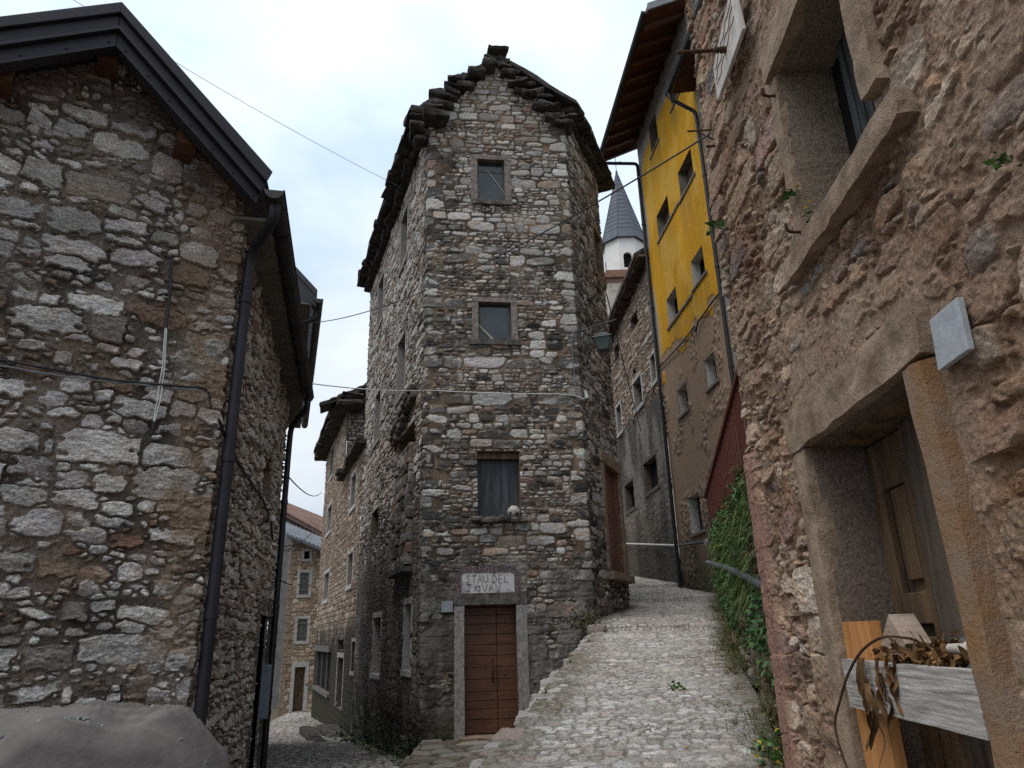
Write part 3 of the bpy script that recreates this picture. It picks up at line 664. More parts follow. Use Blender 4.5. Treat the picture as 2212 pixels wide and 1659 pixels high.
# name panel over the door: mosaic border round rough white plaster
pu0, pu1, pz0, pz1 = ua - .14, ub + .07, zb + .2, zb + .65
def rrect(a0, a1, b0, b1, rad, n=8):
    pts = [(a0, b0)]
    for i in range(n + 1): q = math.pi - i * math.pi / 2 / n; pts.append((a0 + rad + rad * math.cos(q), b1 - rad + rad * math.sin(q)))
    for i in range(n + 1): q = math.pi / 2 - i * math.pi / 2 / n; pts.append((a1 - rad + rad * math.cos(q), b1 - rad + rad * math.sin(q)))
    return pts + [(a1, b0)]
mb = MB(); mb.prism([W1.pos(1, a, b, -.03) for a, b in rrect(pu0 + .09, pu1 - .09, pz0, pz1 - .1, .07)], np.append(W1.n[1], 0) * .075); panel = mb.build('name_panel', SIGNWHITE, tower)
mb = MB(); outp = rrect(pu0, pu1, pz0, pz1, .15); inp = rrect(pu0 + .088, pu1 - .088, pz0, pz1 - .098, .07)
mb.color((.1, .09, .085))
for i in range(len(outp) - 1):
    q = [outp[i], outp[i + 1], inp[i + 1], inp[i]]; mb.prism([W1.pos(1, a, b, -.03) for a, b in q], np.append(W1.n[1], 0) * .085)
MOS = [(.2, .13, .13), (.27, .19, .16), (.13, .12, .17), (.24, .12, .1), (.18, .17, .16), (.3, .25, .21), (.15, .1, .12), (.12, .13, .19)]
lens = [math.hypot(outp[i + 1][0] - outp[i][0], outp[i + 1][1] - outp[i][1]) for i in range(len(outp) - 1)]
tot = sum(lens); nT = int(tot / .0235); acc = np.concatenate([[0], np.cumsum(lens)])
def along(P, t):
    i = min(np.searchsorted(acc, t, 'right') - 1, len(P) - 2); f = (t - acc[i]) / max(lens[i], 1e-9); return np.array(P[i]) * (1 - f) + np.array(P[i + 1]) * f
for i in range(nT):
    ta, tb = (i + .06) * tot / nT, (i + .94) * tot / nT
    oa, ob, ia, ib = along(outp, ta), along(outp, tb), along(inp, ta), along(inp, tb)
    for k in range(4):
        f0, f1 = (k + .06) / 4, (k + .94) / 4; mb.color(np.array(random.choice(MOS)) * random.uniform(.6, 1.3))
        mb.prism([W1.pos(1, *(lerp(oa, ia, f0)), .05), W1.pos(1, *(lerp(ob, ib, f0)), .05), W1.pos(1, *(lerp(ob, ib, f1)), .05), W1.pos(1, *(lerp(oa, ia, f1)), .05)], np.append(W1.n[1], 0) * .009)
mb.build('mosaic_border', STONE, panel)
GL = {'S': [[(.9, .85), (.6, 1), (.2, .85), (.3, .6), (.75, .4), (.75, .1), (.3, 0), (0, .15)]], 'T': [[(0, 1), (1, 1)], [(.5, 1), (.5, 0)]], 'A': [[(0, 0), (.5, 1), (1, 0)], [(.2, .4), (.8, .4)]],
      'U': [[(0, 1), (0, .2), (.4, 0), (.9, .2), (.9, 1)]], '.': [[(.3, .05), (.4, 0)]], 'D': [[(.1, 0), (.1, 1), (.7, .85), (.95, .5), (.7, .1), (.1, 0)]], 'E': [[(.9, 1), (.1, 1), (.1, 0), (.9, 0)], [(.1, .5), (.7, .5)]],
      'L': [[(.1, 1), (.1, 0), (.9, 0)]], 'J': [[(.1, 1), (1, 1)], [(.65, 1), (.6, .2), (.4, 0), (.15, .1)]], 'I': [[(.5, .8), (.45, 0)]], 'O': [[(.5, .85), (.1, .6), (.1, .2), (.5, 0), (.9, .2), (.9, .6), (.5, .85)]],
      'V': [[(0, 1), (.5, 0), (1, 1)]], 'N': [[(.05, 0), (.1, 1), (.85, 0), (.9, 1)]]}
def lettering(mb, fpos, text, a0, b0, hgt, wid, step, rad, wob=.06):
    x = a0
    for ch in text:
        if ch != ' ':
            for s in GL[ch]: mb.tube([fpos(x + (p + random.uniform(-wob, wob)) * wid, b0 + (q + random.uniform(-wob, wob)) * hgt) for p, q in s], rad, 5)
        x += step * (.5 if ch in '.I' else 1)
mb = MB(); fp = lambda a, b: W1.pos(1, a, b, .0475)
lettering(mb, fp, 'STAU.DEL', pu0 + .17, pz0 + .175, .125, .082, .104, .0048)
lettering(mb, fp, 'JIOVAN', pu0 + .17, pz0 + .022, .125, .088, .115, .0048)
mb.build('lettering', LETTER, panel)
mb = MB(); W1.box(mb, 1, FU + .335, FU + .53, 1.96, 2.14, -.02, .055); mb.build('meter_plate', GREYPANEL, tower, bevel=.004)
# blocked doorway of the ramp side
g, ua, ub, za, zb = rd; mb = MB(); W1.rbox(mb, 2, ua - .22, ub + .22, zb, zb + .24, -.06, .06, amp=.012); W1.rbox(mb, 2, ua - .17, ua, za, zb, -.06, .05); W1.rbox(mb, 2, ub, ub + .17, za, zb, -.06, .05)
W1.rbox(mb, 2, ua - .25, ub + .25, za - .16, za - .005, -.06, .16, amp=.02); mb.build('doorway_surround', FRAME_BROWN, tower)
# roof: stone slabs; corbelled eaves; ragged verge along the gable
mb = MB()
def eave(g, ua, ub, z, o1, th, rows=2):
    d = np.append(W1.d[g], 0); n = np.append(W1.n[g], 0)
    for rw_ in range(rows):
        a = ua
        while a < ub:
            L = random.uniform(.3, .75); o = o1 * (1 - .5 * rw_) + random.uniform(-.05, .05)
            q = W1.pos(g, a + L / 2, z - rw_ * th * 1.05 + random.uniform(-.015, .015), (o - .35) / 2)
            mb.rock(q, (d * L * .52, n * (o + .35) / 2, up * th * .5), .02, (4, 3, 2), 4); a += L
eave(0, -.2, FU - .05, ZL + .1, .5, .16); eave(2, c[2] + .15, c[3] + .3, ZR + .25, .38, .16)
apx = W1.pos(1, FU + 1.55, ZA + .3, .12); mid_far = np.append(P3 * .5 + P2b * .5, ZA + .3)
el0, el1 = W1.pos(0, FU - .02, ZL + .2, .45), W1.pos(0, 0, ZL + .2, .45); er0, er1 = W1.pos(2, c[2] + .02, ZR + .32, .36), W1.pos(2, c[3] + .3, ZR + .32, .36)
er2 = np.append(P2b, ZR + .3)
for a, b, c_, d in ((el1, el0, apx, mid_far), (er0, er1, mid_far, apx), (er1, er2, np.append(P2b * .6 + P3 * .4, ZA), mid_far)):
    vs = np.array([a, b, c_, d]); mb.rbox([vs[0] - up * .12, vs[1] - up * .12, vs[3] - up * .12, vs[2] - up * .12, vs[0], vs[1], vs[3], vs[2]], (10, 6, 1), .05, 3)
vp = [W1.px(1, x, y, .12) for x, y in ((893, 280), (908, 243), (935, 205), (962, 180), (1000, 158), (1035, 132), (1058, 118), (1075, 112), (1098, 128), (1115, 150), (1140, 180), (1165, 198), (1195, 222), (1228, 250))]
nf = np.append(W1.n[1], 0)
for i in range(len(vp) - 1):
    (ua, za), (ub, zb) = vp[i], vp[i + 1]; L = math.hypot(ub - ua, zb - za); n = max(1, round(L / .24))
    for k in range(n * 2):
        t = (k // 2 + random.uniform(.3, .7)) / n; lay = k % 2
        u_, z_ = lerp(ua, ub, t) + random.uniform(-.06, .06), lerp(za, zb, t) - .1 - lay * random.uniform(.12, .2)
        sl_ = np.append(W1.d[1], 0) * random.uniform(.13, .3)
        if lay: u_ += random.uniform(.04, .14) * (1 if u_ < FU + 1.55 else -1)
        tl = random.gauss(0, .05); hh = random.uniform(.035, .085)
        mb.rock(W1.pos(1, u_, z_, random.uniform(-.16, .06)), (sl_ + up * tl, nf * random.uniform(.2, .34) + up * random.gauss(0, .03), up * hh - np.append(W1.d[1], 0) * tl * .3), random.uniform(.03, .055), (5, 4, 3), random.uniform(3.5, 8))
mb.rock(W1.pos(1, FU + 1.53, W1.px(1, 1075, 112, .12)[1], 0), (np.append(W1.d[1], 0) * .28, nf * .3, up * .04), .03, (5, 4, 2), 5)
mb.build('roof', SLATE, tower)

# ------------------------------------------------------------------ generic bits on walls
def gutter(mb, a, b, r=.07, n=10):
    a, b = np.array(a), np.array(b); t = (b - a) / np.linalg.norm(b - a); s_ = np.cross(t, [0, 0, 1.]); s_ /= np.linalg.norm(s_); ps = []
    for rr in (r, r - .006):
        ps.append([s_ * rr * math.cos(math.pi + math.pi * k / n) + np.array([0, 0, rr * math.sin(math.pi + math.pi * k / n)]) for k in range(n + 1)])
    vs = [a + q for q in ps[0]] + [b + q for q in ps[0]] + [a + q for q in ps[1]] + [b + q for q in ps[1]]; m = n + 1
    fs = [(k, k + 1, m + k + 1, m + k) for k in range(n)] + [(2 * m + k + 1, 2 * m + k, 3 * m + k, 3 * m + k + 1) for k in range(n)]
    mb.add(vs, fs, True); mb.add([a + q for q in ps[0]], [tuple(range(m))]); mb.add([b + q for q in ps[0]][::-1], [tuple(range(m))])
    mb.tube([a + s_ * r, b + s_ * r], .009, 6); mb.tube([a - s_ * r, b - s_ * r], .009, 6)
    L = np.linalg.norm(b - a); k = .6
    while k < L:     # joint collars and brackets
        p = a + t * k
        for i in range(n): mb.add([p + q * 1.07 for q in (ps[0][i], ps[0][i + 1])] + [p + t * .035 + q * 1.07 for q in (ps[0][i + 1], ps[0][i])], [(0, 1, 2, 3)])
        k += .95
def pipe(name, pts, r, mat, parent, collars=()):
    mb = MB(); mb.tube(pts, r, 12)
    for c_ in collars:
        c_ = np.array(c_); mb.tube([c_ - [0, 0, .03], c_ + [0, 0, .03]], r * 1.18, 12)
    return mb.build(name, mat, parent)
def bend(pts, k=5):
    """rounded polyline"""
    pts = [np.array(p, float) for p in pts]; o = [pts[0]]
    for a, b, c_ in zip(pts[:-2], pts[1:-1], pts[2:]):
        ra = min(.14, np.linalg.norm(a - b) * .45); rb = min(.14, np.linalg.norm(c_ - b) * .45); p = b + (a - b) / np.linalg.norm(a - b) * ra; q = b + (c_ - b) / np.linalg.norm(c_ - b) * rb
        for i in range(k + 1): t = i / k; o.append((1 - t) ** 2 * p + 2 * t * (1 - t) * b + t * t * q)
    return o + [pts[-1]]

# ------------------------------------------------------------------ left house
C0 = np.array([-2.28, 5.27]); WLEN = 4.85
W2 = Wall([C0 - azd(55) * 3.6, C0, C0 + azd(-12.5) * WLEN, C0 + azd(-12.5) * WLEN + azd(-100) * 4]); GU = W2.cum[1]
left = thing('stone_house', 'rubble stone house with dark brown metal roof edge standing closest on the left', 'house', (-3.2, 6.5, -.35))
ldoor = W2.rect(1, 545, 1325, 1659, 582, 1325, 1659); ldoor = [1, ldoor[1], ldoor[2], -.33, 1.86]
lsl = W2.rect(1, 566, 990, 1085, 583, 992, 1085)
ops2 = [(*ldoor, .25, (.08, .07, .06), DK), (*lsl, .2, BRN, DK)]
bu, bz = opbreaks(ops2)
us = lines(bu + W2.cum[1:-1], GU - 2.9, W2.cum[2] + .6, lambda a: .0065 if a < GU + .05 else (.012 if a < GU + 2.2 else .022)); zs = lines(bz, -.4, 6.3, lambda z: .02 if z < .5 else .007)
st = coursed(GU - 2.95, GU + .1, -.4, 6.4, (.07, .235), (1.1, 2.5), split=.4, over=1.07, jit=.028, drop=.03, shrink=.18, rot=.13)
st += rubble(GU - 2.95, GU + .1, -.4, 6.4, [(.03, .05, 120)], asp=1.6)
st += coursed(GU + .1, W2.cum[2] + .6, -.4, 6.4, (.05, .13), (1.0, 2.4), split=.3, over=1.07, jit=.015, drop=.06, shrink=.2, rot=.14)
PALL = [(10, (.64, .61, .58)), (3, (.53, .5, .47)), (1.5, (.3, .27, .24)), (.35, (.22, .125, .1)), (.8, (.3, .22, .17))]
def l_layer(U, Z, H, C):
    f = U - GU; n = fbm(U / .4, Z / .4, 4, 301)
    # grey-violet render below the rake, tan render near the corner top
    rake = np.where(f < 0, np.minimum(6.28 + (f + 1.16) * .75 * (f < -1.16), 6.22 - (f + 1.16) * .95 * (f > -1.16)) - .05, 9)
    m = sstep(.5, .28, rake - Z + (n - .5) * .9) * (f < .02); m = m * sstep(.66, .56, fbm(U / .25, Z / .2, 3, 302))
    C = lerp(C, np.array([.2, .165, .165]) * (1 + .7 * (fbm(U / .02, Z / .02, 3, 303) - .5))[..., None], (m * .92)[..., None]); H = H * (1 - .75 * m) + m * (.012 + .012 * (fbm(U / .03, Z / .03, 3, 304) - .5))
    t = sstep(.62, .85, n + .5 * sstep(-.6, -.05, f) * (f < .05) - .1) * .65 + sstep(.62, .74, fbm(U / .7, Z / .5, 4, 306)) * .45 * (f < .05)
    t = np.clip(t, 0, .92) * sstep(.7, .58, fbm(U / .22, Z / .17, 3, 309)); C = lerp(C, np.array([.27, .19, .13]) * (1 + .8 * (fbm(U / .022, Z / .022, 3, 305) - .5))[..., None], t[..., None]); H = H * (1 - .6 * t) + t * .014 * fbm(U / .03, Z / .03, 3, 307)
    # side wall turned from the light: its shade painted into the stone colour
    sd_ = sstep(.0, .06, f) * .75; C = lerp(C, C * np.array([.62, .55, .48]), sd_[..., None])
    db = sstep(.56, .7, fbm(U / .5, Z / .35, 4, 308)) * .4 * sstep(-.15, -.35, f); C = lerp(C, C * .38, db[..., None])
    return H, C
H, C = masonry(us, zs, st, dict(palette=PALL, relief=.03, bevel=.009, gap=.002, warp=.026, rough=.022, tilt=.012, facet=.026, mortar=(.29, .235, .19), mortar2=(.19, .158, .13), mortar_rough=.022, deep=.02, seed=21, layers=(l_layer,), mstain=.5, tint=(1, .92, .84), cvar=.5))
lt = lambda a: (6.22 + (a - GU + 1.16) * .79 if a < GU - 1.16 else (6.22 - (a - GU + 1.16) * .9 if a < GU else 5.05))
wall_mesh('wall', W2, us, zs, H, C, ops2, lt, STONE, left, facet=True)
ddoor = pane(W2, ldoor, -.2, WOOD_DARKGREY, left, 'door', .04); frame_boxes(W2, ldoor, .12, .03, .1, FRAME_DARK, ddoor, sill=False, tl=.2)
pane(W2, lsl, -.18, DARK, left)
# barge board in three folded steps, following the rake
def rake_strip(mb, wl, g, pts_top, pts_bot, o0, o1):
    n = np.append(wl.n[g], 0) * (o1 - o0)
    for i in range(len(pts_top) - 1):
        q = [pts_top[i], pts_top[i + 1], pts_bot[i + 1], pts_bot[i]]; mb.prism([wl.pos(g, GU + a, b, o0) for a, b in q], n)
A_, B_, D_ = (-2.8, 5.02), (-1.17, 6.32), (.1, 5.23)           # top line
def off(p, k, sx): return (p[0] + sx * k, p[1] - k)
L3 = [A_, B_, D_]; L2 = [(-2.8, 4.92), (-1.165, 6.215), (.06, 5.12)]; L1 = [(-2.8, 4.78), (-1.155, 6.085), (.03, 5.03)]; L0 = [(-2.8, 4.64), (-1.15, 5.94), (.01, 4.93)]
mb = MB(); rake_strip(mb, W2, 0, L3, L2, .3, .46); rake_strip(mb, W2, 0, L2, L1, .3, .425); rake_strip(mb, W2, 0, [(a, b - .012) for a, b in L1], L0, .3, .395)
fas = mb.build('bargeboard', METAL_DARK, left, bevel=.006)
mb = MB(); rake_strip(mb, W2, 0, [(a, b + .016) for a, b in L1], [(a, b - .012) for a, b in L1], .3, .44); rake_strip(mb, W2, 0, [(a, b + .004) for a, b in L0], [(a, b - .012) for a, b in L0], .3, .41); mb.build('drip_edge', METAL_DARK, fas, bevel=.003)
for t in np.linspace(.06, .97, 7):
    for s0, s1, s2, s3 in ((L1[1], L1[2], L0[1], L0[2]), (L1[0], L1[1], L0[0], L0[1])):
        p = lerp(np.array(s0), np.array(s1), t) * .35 + lerp(np.array(s2), np.array(s3), t) * .65; mb = MB(); mb.tube([W2.pos(0, GU + p[0], p[1], .39), W2.pos(0, GU + p[0], p[1], .405)], .009, 7); mb.build('rivet', METAL_DARK, fas)
# roof slabs and soffits
du = np.append(azd(-12.5), 0); mb = MB()
rf, ef = W2.pos(0, GU - 1.17, 6.33, .3), W2.pos(0, GU + .1, 5.24, .3); wf = W2.pos(0, GU - 2.8, 5.03, .3)
eb = W2.pos(1, W2.cum[2] - .2, 5.12, .33); rb = rf + du * (WLEN + .3); wb = wf + du * (WLEN + .3)
for a, b, c_, d in ((rf, ef, eb, rb), (wf, rf, rb, wb)):
    n = np.cross(b - a, d - a); n = n / np.linalg.norm(n) * .1; n = n if n[2] < 0 else -n; mb.box8([a + n, b + n, d + n, c_ + n, a, b, d, c_])
mb.build('roof', METAL_DARK, left)
mb = MB(); k = -.1
while k < WLEN - .15:
    L = .55; W2.box(mb, 1, GU + k, GU + k + L - .012, 4.93 - .01 * (k > 1), 4.955, -.05, .27); k += L
mb.build('soffit', WOOD_SOFFIT, left)
for q in ((235, 132), (400, 312), (2, 172)):
    a_, b_ = W2.px(0, q[0], q[1], .12); mb = MB(); W2.rbox(mb, 0, a_ - .075, a_ + .075, b_ - .085, b_ + .085, -.1, .26, amp=.002, cell=.4); mb.build('purlin', WOOD_RED, left)
mb = MB(); rake_strip(mb, W2, 0, [(-2.8, 4.9), (-1.16, 6.2), (.06, 5.12)], [(-2.8, 4.86), (-1.16, 6.16), (.06, 5.08)], -.05, .3); mb.build('soffit', WOOD_RED, left)
mb = MB(); ga, gb = W2.pos(1, GU - .5, 4.98, .31), W2.pos(1, GU + 4.45, 4.86, .31); gutter(mb, ga, gb, .075); mb.build('gutter', GUTTER_B, left)
pts = bend([ga + du * .12 - [0, 0, .05], ga + du * .12 - [0, 0, .2], W2.pos(1, GU + .06, 4.7, .09), W2.pos(1, GU + .06, 4.3, .085), W2.pos(1, GU + .06, -.3, .085)])
pipe('downpipe', pts, .045, METAL_DARK, left, [W2.pos(1, GU + .06, z, .085) for z in (4.25, 2.9, 1.75, .6)])
pts = bend([gb - du * .1 - [0, 0, .05], gb - du * .1 - [0, 0, .2], W2.pos(1, GU + 4.7, 4.5, .08), W2.pos(1, GU + 4.75, 4.1, .07), W2.pos(1, GU + 4.75, -.4, .07)]); pipe('downpipe', pts, .04, GUTTER_B, left, [W2.pos(1, GU + 4.75, z, .07) for z in (3.4, 2.0, .7)])
mb = MB(); W2.box(mb, 1, GU + 4.5, GU + 4.66, .65, 1.28, -.02, .09); mb.build('meter_box', mat_two('blue_grey_box', (.13, .16, .19), (.17, .2, .23), 8, .6), left, bevel=.01)
# cables and conduit fixed to the front
def on2(g, x, y, o): a, b = W2.px(g, x, y, o); return W2.pos(g, a, b, o)
def wire(name, label, pts, r, mat, n=6, cat='cable', group=None):
    p0 = np.array(pts[0]); mb = MB(); mb.tube(pts, r, n); return tag(mb.build(name, mat, loc=tuple(p0)), label, cat, group)
def sag(a, b, s, n=24): a, b = np.array(a), np.array(b); return [a + (b - a) * t - np.array([0, 0, 1]) * s * 4 * t * (1 - t) for t in np.linspace(0, 1, n)]
def poly2(px, o=.05, g=0, k=4):
    q = [on2(g, x, y, o) for x, y in px]; out = []
    for a, b in zip(q[:-1], q[1:]): out += [a + (b - a) * t + np.append(W2.n[g], 0) * .006 * math.sin(9 * t) for t in np.linspace(0, 1, k, endpoint=False)]
    return out + [q[-1]]
wire('wall_cable', 'black cable bundle crossing the left stone gable, upper one of the pair', poly2([(-150, 752), (0, 777), (120, 799), (250, 822), (380, 834), (440, 838), (452, 850), (455, 880)], .06, 0, 8), .009, CABLE_BLACK)
wire('wall_cable', 'grey cable crossing the left stone gable, lower one of the pair', poly2([(-150, 766), (0, 790), (130, 812), (260, 827), (440, 845)], .055, 0, 8), .007, CABLE_GREY)
wire('conduit', 'short upright black conduit on the left stone gable', bend(poly2([(355, 552), (367, 556), (370, 566), (367, 630), (358, 710)], .055, 0, 2)), .012, CABLE_BLACK, 8, 'conduit')
for dx, lb, cl in ((0, 'pale loose cable hanging below the black conduit, left strand', CABLE_WHITE), (4.5, 'pale loose cable hanging below the black conduit, right strand', CABLE_WHITE)):
    wire('hanging_cable', lb, poly2([(357 + dx * .6, 708), (351 + dx, 790), (340 + dx * 1.6, 860), (331 + dx * .3, 915)], .06), .005, cl)
mb = MB(); mb.tube([on2(0, 332, 910, .06), on2(0, 328, 938, .06)], .009, 6); tag(mb.build('cable_end', CABLE_BLACK, loc=on2(0, 328, 938, .06)), 'small black end sleeve at the foot of the pale hanging cables', 'cable end')
wire('wall_cable', 'dark cable sagging down the shaded side wall of the left house', poly2([(472, 905), (490, 955), (530, 1025), (565, 1075), (585, 1118), (588, 1165)], .04, 1), .014, CABLE_BLACK)
mb = MB()
for i, (x, y) in enumerate(((587, 1120),)): mb.rock(on2(1, x, y, .07), ((.03, 0, 0), (0, .05, 0), (0, 0, .045)), .01, (3, 3, 3), 15)
tag(mb.build('junction_box', CABLE_WHITE, loc=on2(1, 586, 1120, .05)), 'small pale junction box on the shaded side wall of the left house', 'junction box')

# second house on the left, behind the first
Yf = 11.0; g0 = atY(685, 640, Yf); k2 = ray(663, 866); t2 = (g0[2] - CZ) / k2[2]; g1 = CP + k2 * t2; gd = (g1 - g0); gd[2] = 0; gd /= np.linalg.norm(gd); gn = np.array([gd[1], -gd[0], 0])
left2 = thing('stone_house', 'second stone house on the left, only its dark eave showing behind the nearest roof', 'house', (g0[0] - 2, g0[1] + 3, -.5))
q0 = g0 - gn * .55 + gd * .5; q1 = q0 + gd * 8
W3 = Wall([(q0[0] - gn[0] * 5, q0[1] - gn[1] * 5), q0[:2], q1[:2], (q1[0] - gn[0] * 5, q1[1] - gn[1] * 5)])
us = lines(W3.cum[1:-1], 0, W3.cum[-1], .05); zs = lines([], -1, g0[2], .05)
H, C = masonry(us, zs, coursed(0, W3.cum[-1], -1, g0[2], (.1, .24), (1, 2.6)), dict(palette=PALL, seed=71)); wall_mesh('wall', W3, us, zs, H, C, [], g0[2] + .05, STONE, left2)
rake0 = CP + ray(612, 560) * (Yf / ray(612, 560)[1]); rdir = rake0 - g0; rk = g0 + rdir / np.linalg.norm(rdir[:2]) * 2.6 / 1
mb = MB(); a, b = g0 + [0, 0, .02], rk; e = gd * .25
for dz, th_, ee in ((.1, .12, .0), (-.02, .2, .03)):
    mb.box8([a + [0, 0, dz - th_] + gd * ee, b + [0, 0, dz - th_] + gd * ee, a + [0, 0, dz - th_] + e, b + [0, 0, dz - th_] + e, a + [0, 0, dz] + gd * ee, b + [0, 0, dz] + gd * ee, a + [0, 0, dz] + e, b + [0, 0, dz] + e])
mb.build('bargeboard', METAL_DARK, left2)
mb = MB(); a, b = g0 + gd * .2 + [0, 0, .06], rk + gd * .2 + [0, 0, .06]; mb.box8([p + q for q in ([0, 0, -.1], [0, 0, 0]) for p in (a, b, a + gd * 8, b + gd * 8)]); mb.build('roof', METAL_DARK, left2)
mb = MB(); gutter(mb, g0 + gn * .02 - [0, 0, .04], g0 + gd * 8 - [0, 0, .04], .08); mb.build('gutter', GUTTER_B, left2)
a = g0 - [0, 0, .1] - gn * .1; mb = MB(); mb.box8([a - gn * x + gd * y + [0, 0, z] for z in (-.02, 0) for y in (.1, 8) for x in (.5, 0)]); mb.build('soffit', WOOD_SOFFIT, left2)
pipe('downpipe', bend([g0 + gd * .3 - [0, 0, .1], g0 + gd * .3 - [0, 0, .3], g0 + gd * .3 - gn * .5 - [0, 0, .5], g0 + gd * .3 - gn * .5 - [0, 0, 7]]), .045, GUTTER_B, left2)

# ------------------------------------------------------------------ stone house down the alley, beyond the tower
s0 = P3 + azd(70) * -.0; a4 = ray(690, 1250); P4 = np.array([a4[0] / a4[1] * 32.0, 32.0])
P3b = P3 + (P4 - P3) / np.linalg.norm(P4 - P3) * .02
W4 = Wall([P4 + azd(75) * 6, P4 + azd(75) * .02, P3b]) if False else Wall([P4, P3b])
W4 = Wall([P4 + azd(60) * 4, P4, P3b]); AU = W4.cum[1]
hB = thing('stone_house', 'stone house with ragged slab eave down the alley beyond the tower', 'house', (P4[0] + 3, 28, -1.2))
rows = [(713.6, 980, 1034, 722, 962, 1020), (759.5, 1036, 1098, 769.5, 1020, 1088), (707.5, 1102, 1152, 716.7, 1090, 1143), (752, 1202, 1268, 763, 1190, 1258), (700.5, 1245, 1300, 711, 1234, 1290)]
wr = [W4.rect(1, *r) for r in rows]
shop = W4.rect(1, 681, 1412, 1492, 714, 1400, 1488); sd1 = W4.rect(1, 728, 1422, 1535, 741, 1418, 1530); tr_ = W4.rect(1, 729, 1385, 1405, 742, 1380, 1402); nar = W4.rect(1, 760, 1388, 1452, 768, 1384, 1450)
ops4 = [(*r, .25, PALE, DK) for r in wr] + [(*r, .25, (.12, .1, .085), DK) for r in (shop, sd1, tr_, nar)]
bu, bz = opbreaks(ops4); eavez = W4.px(1, 688, 972, .5)[1]; UF = AU + (25.0 - 32.0) / W4.d[1][1]
us = lines(bu + [AU], AU - .4, W4.cum[-1], .03); zs = lines(bz, -2.6, eavez + 1.6, .024)
def b_layer(U, Z, H, C):
    m = sstep(-.5, .7, 1.9 - Z + 1.6 * (fbm(U / .6, Z / .6, 4, 401) - .5)) ; C = lerp(C, np.array([.04, .037, .032]) * (1 + .9 * (fbm(U / .05, Z / .05, 3, 402) - .5))[..., None], (m * .96)[..., None]); H = H * (1 - .7 * m)  # ground floor near black: alley shade painted into the wall colour
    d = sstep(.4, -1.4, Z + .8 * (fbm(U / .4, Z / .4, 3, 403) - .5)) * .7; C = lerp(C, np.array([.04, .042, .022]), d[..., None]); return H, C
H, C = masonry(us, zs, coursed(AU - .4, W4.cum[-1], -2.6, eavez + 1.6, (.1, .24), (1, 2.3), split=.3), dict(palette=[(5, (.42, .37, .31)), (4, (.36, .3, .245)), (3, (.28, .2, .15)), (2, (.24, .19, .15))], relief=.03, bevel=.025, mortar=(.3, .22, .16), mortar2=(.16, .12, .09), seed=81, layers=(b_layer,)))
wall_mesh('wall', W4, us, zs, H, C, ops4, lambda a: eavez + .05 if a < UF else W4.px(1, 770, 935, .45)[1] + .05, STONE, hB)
for r in wr: wn = pane(W4, r, -.2, DARK, hB); frame_boxes(W4, r, .14, .03, .05, FRAME_PALE, wn)
wn = pane(W4, shop, -.12, DARK, hB, 'shop_window'); mb = MB(); g, ua, ub, za, zb = shop
for q in (0, .34, .67, 1): u_ = lerp(ua, ub, q); W4.box(mb, 1, u_ - .06, u_ + .06, za, zb, -.11, -.05)
W4.box(mb, 1, ua - .1, ub + .1, zb, zb + .2, -.05, .1); W4.box(mb, 1, ua - .1, ub + .1, za - .12, za, -.05, .09); mb.build('frame', WOOD_GREY, wn)
wn = pane(W4, sd1, -.15, WOOD_DARKGREY, hB, 'door', .04); frame_boxes(W4, sd1, .14, .03, .05, FRAME, wn, sill=False)
pane(W4, tr_, -.2, DARK, hB); wn = pane(W4, nar, -.2, DARK, hB); frame_boxes(W4, nar, .1, .02, .05, FRAME, wn)
d4 = np.append(W4.d[1], 0); n4 = np.append(W4.n[1], 0); mb = MB()
a = AU - .6
while a < UF + .3:          # ragged slab eave of the taller far part
    for lay in range(6):
        L = random.uniform(.5, 1.0); o = .55 - .06 * lay + random.uniform(-.14, .14)
        mb.rock(W4.pos(1, a + random.uniform(0, .4), eavez + .0 + .09 * lay, (o - .5) / 2), (d4 * L * .55, n4 * (o + .5) / 2, up * .045), .04, (4, 3, 2), 3)
    a += .55
f0, fd = W4.pos(1, UF, 6.9, -.02), np.append(azd(78), 0); fn = np.array([fd[1], -fd[0], 0])
for q in np.arange(-.8, 4.4, .3):   # verge climbing to the right behind the tower
    for lay in range(2): mb.rock(f0 * [1, 1, 0] + fd * (q + random.uniform(-.05, .05)) + fn * .15 + up * (eavez + .12 + .5 * (q + .7) + .1 * lay), (fd * .24 + up * .1, fn * .45, up * .06), .035, (4, 3, 2), 3)
ra, rb_ = W4.pos(1, AU - .5, eavez + .4, .6), W4.pos(1, UF + .2, eavez + .4, .6)
rr = [p - n4 * 4.5 + up * 2.2 for p in (ra, rb_)]; mb.rbox([ra - up * .15, rb_ - up * .15, rr[0] - up * .15, rr[1] - up * .15, ra, rb_, rr[0], rr[1]], (12, 6, 1), .05, 2)
mb.build('roof', SLATE, hB)
WF = Wall([f0[:2], (f0 + fd * 4.2)[:2]]); us = lines([], 0, 4.2, .03); zs = lines([], 6.9, eavez + 3.2, .03)
H, C = masonry(us, zs, coursed(0, 4.2, 6.9, eavez + 3.2, (.07, .14), (1.5, 4), split=.2), dict(palette=[(1, (.42, .39, .35)), (1, (.33, .3, .26))], seed=83, mortar=(.1, .085, .07), mortar2=(.06, .05, .045)))
wall_mesh('upper_wall', WF, us, zs, H, C, [], lambda a: eavez + .12 + .5 * (a + .7), STONE, hB)
CZ_ = W4.px(1, 770, 935, .45)[1]; mb = MB(); a = UF - .3
while a < W4.cum[-1] - .05: W4.rbox(mb, 1, a, a + .78, CZ_ - .03 * random.random(), CZ_ + .12, -.6, .34 + random.uniform(-.08, .08), amp=.03); a += .8
mb.build('canopy', SLATE, hB)
